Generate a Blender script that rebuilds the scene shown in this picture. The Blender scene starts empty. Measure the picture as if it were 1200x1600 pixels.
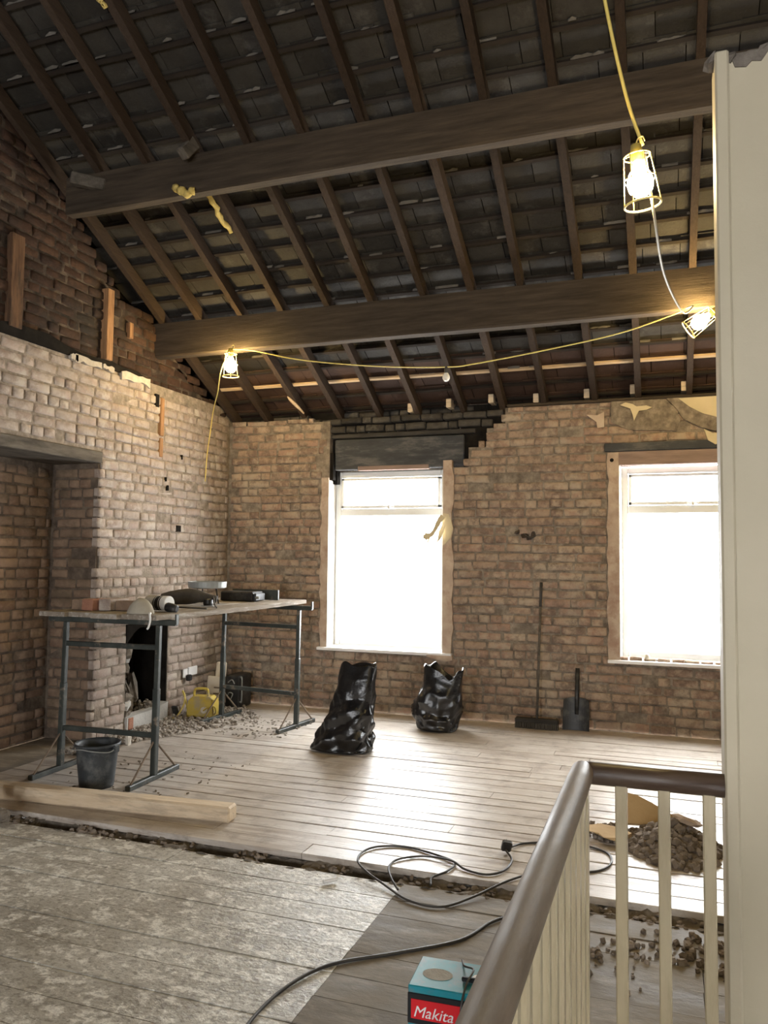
import bpy, math, random
from mathutils import Vector, Matrix, Euler, noise
R = math.radians
random.seed(11)
scene = bpy.context.scene
col = scene.collection

# ------------------------------------------------------------------ camera, world, exposure
FPX, YAW, PITCH, ROLL, EYE = 1230.0, R(19.685), R(3.234), R(0.564), 1.55
_f = Vector((-math.sin(YAW) * math.cos(PITCH), math.cos(YAW) * math.cos(PITCH), math.sin(PITCH)))
_r0 = Vector((math.cos(YAW), math.sin(YAW), 0)); _u0 = _r0.cross(_f)
_r = math.cos(ROLL) * _r0 + math.sin(ROLL) * _u0
_u = -math.sin(ROLL) * _r0 + math.cos(ROLL) * _u0
cam = bpy.data.cameras.new('camera'); cam.sensor_fit = 'VERTICAL'; cam.sensor_height = 24.0
cam.lens = FPX / 1600 * 24.0; cam.clip_start = 0.05
cam_o = bpy.data.objects.new('camera', cam); col.objects.link(cam_o)
cam_o.matrix_world = Matrix(((_r.x, _u.x, -_f.x, 0), (_r.y, _u.y, -_f.y, 0), (_r.z, _u.z, -_f.z, EYE), (0, 0, 0, 1)))
scene.camera = cam_o

world = bpy.data.worlds.new('overcast_sky'); scene.world = world; world.use_nodes = True
_bg = world.node_tree.nodes['Background']
_bg.inputs[0].default_value = (0.985, 0.99, 1.0, 1); _bg.inputs[1].default_value = 36.0

vs = scene.view_settings
vs.view_transform = 'Standard'; vs.look = 'None'; vs.gamma = 1.0; vs.use_curve_mapping = False
vs.exposure = 0.0

def portal(x, y, z, w, h, ry):
    """a light portal in a window opening: guides the sky light in, adds none of its own"""
    L = bpy.data.lights.new('window_portal', 'AREA'); L.shape = 'RECTANGLE'; L.size = w; L.size_y = h
    L.cycles.is_portal = True
    o = bpy.data.objects.new('window_portal', L); col.objects.link(o)
    o.location = (x, y, z); o.rotation_euler = (R(90) * ry, 0, 0); o['kind'] = 'helper'
portal(-2.66, 7.72, 1.52, 1.24, 1.84, -1); portal(0.24, 7.72, 1.52, 1.28, 1.80, -1)
portal(-2.3, -6.32, 1.55, 1.4, 1.9, 1); portal(1.3, -6.32, 1.55, 1.4, 1.9, 1)

# ------------------------------------------------------------------ helpers
def project(p):
    v = Vector(p) - Vector((0, 0, EYE)); d = v.dot(_f)
    if d < 0.1: return None
    return 600 + FPX * v.dot(_r) / d, 800 - FPX * v.dot(_u) / d, d

def nd(nt, t, **kw):
    n = nt.nodes.new(t)
    for k, v in kw.items():
        if k in ('ins',):
            for a, b in v.items(): n.inputs[a].default_value = b
        else: setattr(n, k, v)
    return n

def c4(c): return (c[0], c[1], c[2], 1)

def mat(name, stops, rnd=None, scale=6.0, stretch=(1, 1, 1), detail=5.0, rough=0.8, rough2=None, spec=0.3, bump=0.3, bscale=None,
        smear=None, smear_scale=2.5, smear_lo=0.5, smear_hi=0.62, smear2=None, rndmix=0.65, metal=0.0, coat=0.0, objspace=False, bdist=0.01):
    """procedural material: colour ramp driven by (random per piece + noise), optional patches (smear) with a shape of their own, bump"""
    m = bpy.data.materials.new(name); m.use_nodes = True; nt = m.node_tree; L = nt.links.new
    b = nt.nodes['Principled BSDF']
    b.inputs['Specular IOR Level'].default_value = spec; b.inputs['Metallic'].default_value = metal; b.inputs['Coat Weight'].default_value = coat
    tc = nd(nt, 'ShaderNodeTexCoord') if objspace else nd(nt, 'ShaderNodeNewGeometry')
    src = tc.outputs['Object'] if objspace else tc.outputs['Position']
    mp = nd(nt, 'ShaderNodeMapping'); mp.inputs['Scale'].default_value = stretch; L(src, mp.inputs['Vector'])
    n1 = nd(nt, 'ShaderNodeTexNoise', ins={'Scale': scale, 'Detail': detail, 'Roughness': 0.62}); L(mp.outputs[0], n1.inputs['Vector'])
    fac = n1.outputs['Fac']
    if rnd:
        if rnd == 'object': ro = nd(nt, 'ShaderNodeObjectInfo').outputs['Random']
        else: ro = nd(nt, 'ShaderNodeNewGeometry').outputs['Random Per Island']
        st = nd(nt, 'ShaderNodeMapRange', ins={1: 0.3, 2: 0.7, 3: 0.0, 4: 1.0}); L(fac, st.inputs[0])
        mx = nd(nt, 'ShaderNodeMix', data_type='FLOAT', ins={0: rndmix}); L(st.outputs[0], mx.inputs[2]); L(ro, mx.inputs[3]); fac = mx.outputs[0]
        lo, hi = 0.0, 1.0
    else: lo, hi = 0.28, 0.72
    cr = nd(nt, 'ShaderNodeValToRGB'); L(fac, cr.inputs[0]); e = cr.color_ramp.elements
    while len(e) < len(stops): e.new(0.5)
    for i, s in enumerate(stops):
        e[i].position = lo + (hi - lo) * i / max(1, len(stops) - 1); e[i].color = c4(s)
    out = cr.outputs[0]
    for k, sm in enumerate((smear, smear2)):
        if not sm: continue
        n2 = nd(nt, 'ShaderNodeTexNoise', ins={'Scale': smear_scale * (1 + 1.7 * k), 'Detail': 8.0, 'Roughness': 0.7}); L(mp.outputs[0] if k == 0 else src, n2.inputs['Vector'])
        mr = nd(nt, 'ShaderNodeMapRange', ins={1: smear_lo, 2: smear_hi, 3: 0.0, 4: sm[3] if len(sm) > 3 else 0.8}); L(n2.outputs['Fac'], mr.inputs[0])
        mc = nd(nt, 'ShaderNodeMix', data_type='RGBA'); L(mr.outputs[0], mc.inputs[0]); L(out, mc.inputs[6]); mc.inputs[7].default_value = c4(sm); out = mc.outputs[2]
    L(out, b.inputs['Base Color'])
    if rough2 is not None:
        mr = nd(nt, 'ShaderNodeMapRange', ins={1: 0.35, 2: 0.65, 3: rough, 4: rough2}); L(n1.outputs['Fac'], mr.inputs[0]); L(mr.outputs[0], b.inputs['Roughness'])
    else: b.inputs['Roughness'].default_value = rough
    if bump:
        n3 = nd(nt, 'ShaderNodeTexNoise', ins={'Scale': bscale or scale * 4, 'Detail': 6.0, 'Roughness': 0.65}); L(mp.outputs[0], n3.inputs['Vector'])
        bp = nd(nt, 'ShaderNodeBump', ins={'Strength': bump, 'Distance': bdist}); L(n3.outputs['Fac'], bp.inputs['Height']); L(bp.outputs[0], b.inputs['Normal'])
    return m

def emit(name, c, s):
    m = bpy.data.materials.new(name); m.use_nodes = True; b = m.node_tree.nodes['Principled BSDF']
    b.inputs['Base Color'].default_value = c4(c); b.inputs['Emission Color'].default_value = c4(c); b.inputs['Emission Strength'].default_value = s
    return m

class MB:
    """collects shapes into one mesh"""
    def __init__(s): s.v = []; s.f = []
    def add(s, vs_, fs, M=None):
        o = len(s.v)
        s.v += [tuple(M @ Vector(q)) if M else tuple(q) for q in vs_]; s.f += [tuple(i + o for i in f) for f in fs]
        return s
    def box(s, x0, x1, y0, y1, z0, z1, M=None):
        return s.add([(x0, y0, z0), (x1, y0, z0), (x1, y1, z0), (x0, y1, z0), (x0, y0, z1), (x1, y0, z1), (x1, y1, z1), (x0, y1, z1)],
                     [(0, 3, 2, 1), (4, 5, 6, 7), (0, 1, 5, 4), (1, 2, 6, 5), (2, 3, 7, 6), (3, 0, 4, 7)], M)
    def bevbox(s, x0, x1, y0, y1, z0, z1, c, M=None):
        """box whose edges are all chamfered"""
        ix, iy, iz = (x0 + c, x1 - c), (y0 + c, y1 - c), (z0 + c, z1 - c); V = []; idx = {}
        for i in (0, 1):
            for j in (0, 1):
                for k in (0, 1):
                    for a, p in (('x', ((x0, x1)[i], iy[j], iz[k])), ('y', (ix[i], (y0, y1)[j], iz[k])), ('z', (ix[i], iy[j], (z0, z1)[k]))):
                        idx[a, i, j, k] = len(V); V.append(p)
        F = []
        for i in (0, 1):
            q = [('x', i, 0, 0), ('x', i, 1, 0), ('x', i, 1, 1), ('x', i, 0, 1)]; F.append(tuple(idx[a] for a in (q if i else q[::-1])))
            q = [('y', 0, i, 0), ('y', 0, i, 1), ('y', 1, i, 1), ('y', 1, i, 0)]; F.append(tuple(idx[a] for a in (q if i else q[::-1])))
            q = [('z', 0, 0, i), ('z', 1, 0, i), ('z', 1, 1, i), ('z', 0, 1, i)]; F.append(tuple(idx[a] for a in (q if i else q[::-1])))
        for i in (0, 1):
            for j in (0, 1):
                F.append((idx['x', i, j, 0], idx['x', i, j, 1], idx['y', i, j, 1], idx['y', i, j, 0]))
                F.append((idx['x', i, 0, j], idx['x', i, 1, j], idx['z', i, 1, j], idx['z', i, 0, j]))
                F.append((idx['y', 0, i, j], idx['y', 1, i, j], idx['z', 1, i, j], idx['z', 0, i, j]))
                for k in (0, 1): F.append((idx['x', i, j, k], idx['y', i, j, k], idx['z', i, j, k]))
        return s.add(V, F, M)
    def prism(s, poly, axis, a, b, M=None):
        """polygon in the two other axes (in xyz order), extruded along axis from a to b"""
        n = len(poly); mk = {'x': lambda p, t: (t, p[0], p[1]), 'y': lambda p, t: (p[0], t, p[1]), 'z': lambda p, t: (p[0], p[1], t)}[axis]
        return s.add([mk(p, a) for p in poly] + [mk(p, b) for p in poly],
                     [tuple(range(n)), tuple(range(2 * n - 1, n - 1, -1))] + [(i, i + n, (i + 1) % n + n, (i + 1) % n) for i in range(n)], M)
    def bar(s, p, q, w, h, up=(0, 0, 1)):
        """square bar between two points"""
        p, q = Vector(p), Vector(q); d = (q - p); l = d.length; d.normalize(); u = Vector(up)
        if abs(d.dot(u)) > 0.98: u = Vector((0, 1, 0))
        sx = d.cross(u).normalized(); u = sx.cross(d)
        M = Matrix(((d.x, sx.x, u.x, p.x), (d.y, sx.y, u.y, p.y), (d.z, sx.z, u.z, p.z), (0, 0, 0, 1)))
        c = min(w, h) * 0.12
        return s.bevbox(0, l, -w / 2, w / 2, -h / 2, h / 2, c, M)
    def tube(s, pts, r, n=8, closed=False, caps=True):
        pts = [Vector(p) for p in pts]; N = len(pts); o = len(s.v); up = Vector((0.13, 0.21, 0.97)); prev = None
        for i, p in enumerate(pts):
            a = pts[(i - 1) % N] if (closed or i) else p; b = pts[(i + 1) % N] if (closed or i < N - 1) else p
            t = (b - a).normalized()
            if prev is None:
                x = t.cross(up)
                if x.length < 1e-3: x = t.cross(Vector((1, 0, 0)))
            else: x = prev - t * prev.dot(t)
            x.normalize(); prev = x; y = t.cross(x)
            rr = r[i] if isinstance(r, (list, tuple)) else r
            s.v += [tuple(p + (x * math.cos(2 * math.pi * k / n) + y * math.sin(2 * math.pi * k / n)) * rr) for k in range(n)]
        for i in range(N if closed else N - 1):
            for k in range(n):
                a, b = o + i * n, o + ((i + 1) % N) * n
                s.f.append((a + k, a + (k + 1) % n, b + (k + 1) % n, b + k))
        if caps and not closed:
            s.f.append(tuple(o + k for k in range(n))[::-1]); s.f.append(tuple(o + (N - 1) * n + k for k in range(n)))
        return s
    def lathe(s, prof, n=20, M=None, cap=True):
        V = []; F = []
        for r_, z in prof: V += [(r_ * math.cos(2 * math.pi * k / n), r_ * math.sin(2 * math.pi * k / n), z) for k in range(n)]
        for i in range(len(prof) - 1):
            for k in range(n): F.append((i * n + k, i * n + (k + 1) % n, (i + 1) * n + (k + 1) % n, (i + 1) * n + k))
        if cap: F.append(tuple(range(n))[::-1]); F.append(tuple((len(prof) - 1) * n + k for k in range(n)))
        return s.add(V, F, M)
    def rock(s, p, sx, sy, sz, rng, rz=None):
        """one irregular lump: a jittered cube with a middle ring"""
        V = []
        for z, k in ((-0.5, 0.75), (0.05, 1.0), (0.5, 0.62)):
            for a in range(5):
                t = a * 1.2566 + rng.uniform(-.35, .35); q = k * rng.uniform(0.38, 0.62)
                V.append((q * math.cos(t) * sx, q * math.sin(t) * sy, (z + rng.uniform(-.12, .12)) * sz))
        F = [(4, 3, 2, 1, 0), (10, 11, 12, 13, 14)]
        for i in (0, 5):
            for a in range(5): F.append((i + a, i + (a + 1) % 5, i + 5 + (a + 1) % 5, i + 5 + a))
        e = Euler((rng.uniform(-.5, .5), rng.uniform(-.5, .5), rng.uniform(0, 6.3) if rz is None else rz)).to_matrix().to_4x4()
        return s.add(V, F, Matrix.Translation(Vector(p)) @ e)
    def mesh(s, name, smooth=False):
        me = bpy.data.meshes.new(name); me.from_pydata(s.v, [], s.f)
        if smooth: me.polygons.foreach_set('use_smooth', [True] * len(me.polygons))
        me.update(); return me
    def build(s, name, m, parent=None, smooth=False):
        me = s.mesh(name, smooth); me.materials.append(m); return link(name, me, parent)

def link(name, data, parent=None):
    o = bpy.data.objects.new(name, data); col.objects.link(o)
    if parent: o.parent = parent; o.matrix_parent_inverse = parent.matrix_basis.inverted()
    return o
def tag(o, label, cat, group=None, kind=None):
    o['label'] = label
    if cat: o['category'] = cat
    if group: o['group'] = group
    if kind: o['kind'] = kind
    return o
def struct(o, label=None):
    o['kind'] = 'structure'
    if label: o['label'] = label
    return o
def empty(name, loc=(0, 0, 0)):
    o = bpy.data.objects.new(name, None); col.objects.link(o); o.location = loc; o.empty_display_size = 0.1
    return o
def spline(pts, n=8):
    """Catmull-Rom through pts"""
    P = [Vector(p) for p in pts]; P = [P[0] * 2 - P[1]] + P + [P[-1] * 2 - P[-2]]; out = []
    for i in range(1, len(P) - 2):
        a, b, c, d = P[i - 1:i + 3]
        for k in range(n):
            t = k / n
            out.append(0.5 * ((2 * b) + (c - a) * t + (2 * a - 5 * b + 4 * c - d) * t * t + (3 * b - a - 3 * c + d) * t ** 3))
    out.append(P[-2]); return out

# ------------------------------------------------------------------ materials
BR = [(0.138, 0.0966, 0.0736), (0.2852, 0.2024, 0.1472), (0.3404, 0.2484, 0.1794), (0.2024, 0.138, 0.1058), (0.3956, 0.3036, 0.2208), (0.3128, 0.2024, 0.1472), (0.2668, 0.2024, 0.1564), (0.4324, 0.3404, 0.2484)]
BRL = [(0.21, 0.1596, 0.1302), (0.3108, 0.252, 0.21), (0.3612, 0.3024, 0.2562), (0.2688, 0.2058, 0.168), (0.3948, 0.3318, 0.2856), (0.3444, 0.2646, 0.2226), (0.294, 0.252, 0.2184), (0.4284, 0.3696, 0.315)]
BRU = [(0.0218, 0.0137, 0.01), (0.0387, 0.0218, 0.015), (0.0549, 0.0293, 0.0193), (0.0281, 0.0168, 0.0125), (0.0718, 0.0387, 0.0237), (0.0437, 0.0275, 0.02)]
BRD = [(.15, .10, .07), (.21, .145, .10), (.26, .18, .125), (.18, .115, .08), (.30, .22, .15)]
dust = (.40, .345, .275, .75)
M = {}
for k, ro in (('', 'object'), ('_mass', 'island')):
    M['brick' + k] = mat('brick' + k, BR, ro, scale=9, smear=(.38, .32, .245, .7), smear_scale=3.2, smear2=(.11, .08, .062, .6), rough=.9, bump=.8, bscale=45, spec=.15)
    M['pale_brick' + k] = mat('pale_brick' + k, BRL, ro, scale=9, smear=(.45, .395, .335, .75), smear_scale=4.5, smear2=(.24, .19, .15, .55), rough=.9, bump=.8, bscale=45, spec=.15)
    M['sooty_brick' + k] = mat('sooty_brick' + k, BRU, ro, scale=9, smear=(.028, .023, .019, .9), smear_scale=1.6, smear_lo=.46, smear_hi=.6, rough=.9, bump=.8, bscale=45, spec=.15)
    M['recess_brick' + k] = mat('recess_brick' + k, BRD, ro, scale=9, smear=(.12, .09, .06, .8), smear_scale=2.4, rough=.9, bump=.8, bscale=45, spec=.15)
M['grey_sooty_brick'] = mat('grey_sooty_brick', [(.028, .025, .022), (.05, .045, .039), (.078, .07, .06), (.04, .034, .029)], 'object', scale=9, smear=(.13, .12, .105, .6), smear_scale=5, rough=.95, bump=.8, bscale=45, spec=.1)
M['mortar'] = mat('mortar', [(.10, .08, .062), (.20, .165, .13), (.33, .28, .22)], scale=14, rough=.95, bump=.9, bscale=50, spec=.1)
M['pale_mortar'] = mat('pale_mortar', [(.13, .105, .082), (.23, .19, .15), (.36, .30, .245)], scale=14, rough=.95, bump=.9, bscale=50, spec=.1)
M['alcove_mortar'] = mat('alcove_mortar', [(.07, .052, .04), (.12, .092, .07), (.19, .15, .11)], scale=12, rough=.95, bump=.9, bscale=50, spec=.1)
M['soot_mortar'] = mat('soot_mortar', [(.022, .018, .015), (.05, .038, .03), (.13, .10, .075)], scale=9, rough=.95, bump=.9, bscale=50, spec=.1)  # sooty mortar; also the painted shade of the hacked-out box
M['soot'] = mat('soot', [(.008, .007, .006), (.02, .017, .014)], scale=8, rough=.95, bump=.5, spec=.05)  # soot; also painted shade for small holes and the gable gap
M['plaster'] = mat('plaster', [(.36, .27, .21), (.45, .35, .27), (.52, .43, .34)], scale=7, rough=.9, bump=.5, bscale=35, spec=.1, smear=(.30, .19, .14, .7), smear_scale=4)
M['crust'] = mat('crust', [(.36, .31, .25), (.50, .45, .38)], scale=14, rough=.95, bump=.6, spec=.1)
M['white_plaster'] = mat('white_plaster', [(.66, .62, .55), (.78, .75, .69)], scale=9, rough=.85, bump=.4, spec=.15)
M['wallpaper'] = mat('wallpaper', [(.50, .42, .27), (.60, .51, .345)], scale=5, rough=.8, bump=.2, spec=.2)
M['cream_paint'] = mat('cream_paint', [(.44, .385, .27), (.49, .43, .31)], scale=2.2, rough=.55, bump=.12, bscale=9, spec=.3, bdist=.02)
M['cream_gloss'] = mat('cream_gloss', [(.46, .385, .245), (.52, .44, .29)], scale=4, stretch=(6, 6, 1), rough=.35, bump=.05, spec=.4, smear=(.37, .30, .185, .5), smear_scale=3)
M['upvc'] = mat('upvc', [(.72, .73, .72), (.80, .81, .80)], scale=3, rough=.35, bump=0, spec=.4)
M['slate'] = mat('slate', [(.017, .015, .0125), (.030, .026, .021), (.044, .039, .032), (.025, .020, .016)], 'object', scale=7, rough=.7, bump=.5, bscale=30, spec=.25, smear=(.10, .09, .078, .6), smear_scale=5, smear_lo=.56, smear_hi=.7)
M['slate_mass'] = mat('slate_mass', [(.017, .015, .0125), (.030, .026, .021), (.044, .039, .032)], 'island', scale=7, rough=.7, bump=.5, bscale=30, spec=.25)
M['brown_slate_mass'] = mat('brown_slate_mass', [(.035, .02, .014), (.058, .033, .023), (.08, .046, .031)], 'island', scale=7, rough=.75, bump=.4, spec=.2)
M['brown_slate'] = mat('brown_slate', [(.035, .02, .014), (.058, .033, .023), (.08, .046, .031)], 'object', scale=7, rough=.75, bump=.4, spec=.2)
M['torching'] = mat('torching', [(.08, .072, .06), (.18, .16, .135)], 'island', scale=9, rough=.95, bump=.6, spec=.1)
M['rafter'] = mat('rafter', [(.020, .013, .009), (.037, .024, .016), (.058, .038, .025)], 'object', scale=5, stretch=(14, 1.2, 14), rough=.8, bump=.4, bscale=14, spec=.2, rndmix=.5)
M['purlin'] = mat('purlin', [(.030, .022, .015), (.050, .037, .025), (.075, .055, .037)], scale=3, stretch=(.8, 9, 9), rough=.8, bump=.4, bscale=12, spec=.2)
M['batten'] = mat('batten', [(.018, .014, .011), (.04, .03, .023)], 'object', scale=6, rough=.85, bump=.3, spec=.15)
M['new_wood'] = mat('new_wood', [(.46, .31, .17), (.56, .40, .24), (.63, .47, .30)], scale=3, stretch=(1.2, 9, 9), rough=.7, bump=.2, spec=.25)
M['old_wood'] = mat('old_wood', [(.17, .085, .04), (.27, .145, .068), (.38, .21, .10)], scale=4, stretch=(9, 9, 1.2), rough=.8, bump=.4, spec=.2)
M['dull_wood'] = mat('dull_wood', [(.06, .034, .02), (.11, .06, .033), (.17, .095, .052)], scale=4, stretch=(9, 9, 1.2), rough=.85, bump=.5, spec=.15, smear=(.04, .03, .022, .7), smear_scale=3)
M['pine'] = mat('pine', [(.55, .42, .28), (.63, .50, .35), (.69, .57, .42)], scale=2.5, stretch=(1.1, 9, 9), rough=.65, bump=.15, spec=.3, smear=(.34, .27, .20, .6), smear_scale=3)
M['lintel_timber'] = mat('lintel_timber', [(.05, .042, .034), (.10, .085, .068), (.15, .13, .105)], scale=4, stretch=(5, 1, 5), rough=.85, bump=.5, spec=.15)
M['dark_timber'] = mat('dark_timber', [(.020, .018, .016), (.038, .034, .030), (.06, .053, .046)], scale=4, stretch=(1, 5, 5), rough=.75, bump=.4, spec=.25)
M['blue_timber'] = mat('blue_timber', [(.030, .031, .034), (.05, .052, .057), (.075, .076, .08)], scale=3, stretch=(1, 4, 4), rough=.7, bump=.4, spec=.25, smear=(.15, .14, .13, .5), smear_scale=3)
M['pink_timber'] = mat('pink_timber', [(.17, .12, .10), (.24, .17, .142), (.30, .22, .185)], scale=3, stretch=(1, 8, 8), rough=.7, bump=.3, spec=.25)
M['floorboard'] = mat('floorboard', [(.31, .26, .215), (.42, .36, .305), (.50, .445, .385), (.37, .31, .255)], 'object', scale=2.4, stretch=(1, 9, 9), rough=.30, rough2=.46, spec=.5, bump=.25, bscale=7, smear=(.60, .555, .50, .7), smear_scale=2.2, rndmix=.35, smear2=(.21, .17, .135, .5))
M['plaster_board'] = mat('plaster_board', [(.27, .245, .205), (.40, .37, .315), (.50, .47, .41)], 'object', scale=2.2, stretch=(1, 1.4, 1.4), detail=10, rough=.28, rough2=.52, spec=.5, bump=.7, bscale=30, rndmix=.10, smear=(.76, .73, .66, .9), smear_scale=13, smear_lo=.50, smear_hi=.59, smear2=(.16, .138, .108, .6))
M['grey_board'] = mat('grey_board', [(.125, .105, .083), (.18, .155, .124), (.235, .205, .168)], 'object', scale=3, stretch=(1, 2.5, 2.5), rough=.6, rough2=.8, spec=.25, bump=.35, bscale=12, rndmix=.2, smear=(.29, .255, .21, .6), smear_scale=4)
M['dirt'] = mat('dirt', [(.10, .085, .068), (.17, .145, .118), (.24, .21, .175)], scale=14, rough=.95, bump=.8, bscale=50, spec=.1)
M['rubble'] = mat('rubble', [(.10, .08, .062), (.19, .155, .125), (.28, .235, .195), (.15, .12, .095)], 'island', scale=18, rough=.95, bump=.7, bscale=60, spec=.1)
M['debris'] = mat('debris', [(.14, .115, .09), (.28, .24, .20), (.40, .36, .31), (.20, .165, .13)], 'island', scale=18, rough=.95, bump=.6, bscale=60, spec=.1)
M['subfloor'] = mat('subfloor', [(.02, .017, .014), (.045, .038, .03)], scale=6, rough=.95, bump=.5, spec=.05)
M['concrete'] = mat('concrete', [(.34, .325, .30), (.43, .415, .385), (.50, .485, .455)], scale=8, rough=.9, bump=.6, bscale=40, spec=.15)
M['steel_green'] = mat('steel_green', [(.016, .021, .019), (.030, .036, .032), (.06, .066, .058)], scale=8, rough=.5, spec=.45, bump=.15, smear=(.20, .16, .12, .8), smear_scale=9, smear_lo=.58, smear_hi=.66)
M['scaffold'] = mat('scaffold', [(.19, .155, .12), (.28, .24, .195), (.36, .32, .275)], 'object', scale=3, stretch=(9, 1.2, 9), rough=.85, bump=.4, spec=.15, smear=(.44, .41, .37, .7), smear_scale=4)
M['bin_bag'] = mat('bin_bag', [(.006, .006, .007), (.011, .011, .012)], scale=4, rough=.12, rough2=.22, spec=.6, bump=.4, bscale=11, bdist=.02)
M['black_plastic'] = mat('black_plastic', [(.010, .010, .011), (.018, .018, .019)], scale=5, rough=.45, spec=.4, bump=.08, smear=(.10, .095, .085, .5), smear_scale=7)
M['bucket_plastic'] = mat('bucket_plastic', [(.022, .026, .030), (.04, .046, .052)], scale=5, rough=.5, spec=.4, bump=.1, smear=(.14, .145, .14, .55), smear_scale=6)
M['cable'] = mat('cable', [(.03, .027, .024), (.055, .05, .044)], scale=6, rough=.5, spec=.4, bump=0)
M['yellow_cable'] = mat('yellow_cable', [(.62, .47, .11), (.72, .58, .18)], scale=6, rough=.5, spec=.3, bump=0)
M['pale_cable'] = mat('pale_cable', [(.42, .38, .30), (.55, .50, .41)], scale=6, rough=.5, spec=.3, bump=0)
M['yellow_plastic'] = mat('yellow_plastic', [(.44, .32, .05), (.54, .40, .08)], scale=5, rough=.6, spec=.3, bump=.1, smear=(.33, .28, .20, .75), smear_scale=8)
M['cage_wire'] = mat('cage_wire', [(.70, .55, .18), (.78, .64, .26)], scale=5, rough=.4, spec=.4, bump=0)
M['bulb_glow'] = emit('bulb_glow', (1.0, .73, .32), 560)
M['white_bulb'] = mat('white_bulb', [(.72, .70, .65), (.80, .78, .73)], scale=3, rough=.25, spec=.5, bump=0)
M['white_plastic'] = mat('white_plastic', [(.72, .71, .70), (.80, .79, .78)], scale=3, rough=.35, spec=.4, bump=0)
M['beige_plastic'] = mat('beige_plastic', [(.50, .44, .34), (.60, .53, .42)], scale=4, rough=.55, spec=.3, bump=.1)
M['handrail'] = mat('handrail', [(.11, .078, .052), (.18, .135, .095), (.25, .195, .145)], scale=3, stretch=(8, 1.2, 8), rough=.5, rough2=.66, spec=.3, bump=.12, smear=(.22, .185, .15, .6), smear_scale=3.5)
M['handrail_cross'] = mat('handrail_cross', [(.045, .028, .018), (.075, .048, .032), (.11, .075, .052)], scale=3, stretch=(1.2, 8, 8), rough=.32, rough2=.5, spec=.45, bump=.12)
M['teal'] = mat('teal', [(.010, .20, .25), (.02, .26, .31)], scale=4, rough=.4, spec=.4, bump=.05, smear=(.17, .20, .20, .6), smear_scale=7)
M['card_black'] = mat('card_black', [(.008, .008, .009), (.014, .014, .015)], scale=5, rough=.5, spec=.3, bump=0)
M['red_print'] = mat('red_print', [(.58, .012, .018), (.64, .02, .025)], scale=4, rough=.45, spec=.3, bump=0)
M['white_print'] = mat('white_print', [(.72, .72, .70), (.80, .80, .78)], scale=4, rough=.5, spec=.3, bump=0)
M['dust_mask'] = mat('dust_mask', [(.33, .295, .235), (.44, .40, .325)], scale=9, rough=.9, spec=.1, bump=.3)
M['grey_metal'] = mat('grey_metal', [(.22, .23, .22), (.31, .32, .31)], scale=5, rough=.5, spec=.4, bump=.05, metal=.2)
M['rusty'] = mat('rusty', [(.13, .10, .075), (.22, .17, .125)], scale=12, rough=.9, spec=.1, bump=.4)
M['foam'] = mat('foam', [(.50, .36, .10), (.62, .48, .17)], scale=12, rough=.95, spec=.1, bump=.8, bscale=40)
M['glove'] = mat('glove', [(.045, .04, .034), (.09, .08, .068)], scale=8, rough=.85, spec=.2, bump=.4)
M['red_brick'] = mat('red_brick', [(.27, .13, .085), (.36, .18, .12)], scale=12, rough=.9, spec=.1, bump=.6)
M['cardboard'] = mat('cardboard', [(.40, .27, .13), (.52, .37, .20)], scale=5, rough=.85, spec=.15, bump=.3)
def glass_mat():
    m = bpy.data.materials.new('window_glass'); m.use_nodes = True; nt = m.node_tree; nt.nodes.clear()
    t = nd(nt, 'ShaderNodeBsdfTransparent', ins={0: (.96, .97, .97, 1)}); g = nd(nt, 'ShaderNodeBsdfGlossy', ins={'Roughness': .03}); mx = nd(nt, 'ShaderNodeMixShader', ins={0: .05})
    o = nd(nt, 'ShaderNodeOutputMaterial'); nt.links.new(t.outputs[0], mx.inputs[1]); nt.links.new(g.outputs[0], mx.inputs[2]); nt.links.new(mx.outputs[0], o.inputs[0]); return m
M['glass'] = glass_mat()

# ------------------------------------------------------------------ dimensions
XL, YB = -4.45, 7.45           # left wall face, back wall face
TH = R(27.5); TT = math.tan(TH)
EAVE = 3.0
def roofz(y): return EAVE + (YB - y) * TT      # underside of the rafters
def slope(x, s, d): return (x, YB - s * math.cos(TH) + d * math.sin(TH), EAVE + s * math.sin(TH) + d * math.cos(TH))

# ------------------------------------------------------------------ brickwork
def brick_variants(tagname, count=8):
    out = []
    for k in range(count):
        rng = random.Random(100 + k); m = MB(); V = []
        xs, zs = (-.5, -.435, .435, .5), (-.5, -.36, .36, .5)
        for j, z in enumerate(zs):
            for i, x in enumerate(xs):
                border = i in (0, 3) or j in (0, 3); corner = i in (0, 3) and j in (0, 3)
                V.append((x * (.985 if corner else 1) + rng.uniform(-.012, .012), (.22 + rng.uniform(-.06, .1)) if border else rng.uniform(0, .09),
                          z * (.94 if corner else 1) + rng.uniform(-.035, .035)))
        F = [(j * 4 + i, j * 4 + i + 1, j * 4 + i + 5, j * 4 + i + 4) for j in range(3) for i in range(3)]
        ring = [0, 1, 2, 3, 7, 11, 15, 14, 13, 12, 8, 4]; o = 16
        V += [(V[i][0], 1.0, V[i][2]) for i in ring]
        F += [(ring[(k2 + 1) % 12], ring[k2], o + k2, o + (k2 + 1) % 12) for k2 in range(12)]
        m.add(V, F); out.append(m)
    return out
BV = brick_variants('brick')
_brick_mesh = {}
def brick_mesh(k, mname):
    if (k, mname) not in _brick_mesh:
        me = BV[k].mesh('brick', smooth=True); me.materials.append(M[mname]); _brick_mesh[k, mname] = me
    return _brick_mesh[k, mname]

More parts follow.
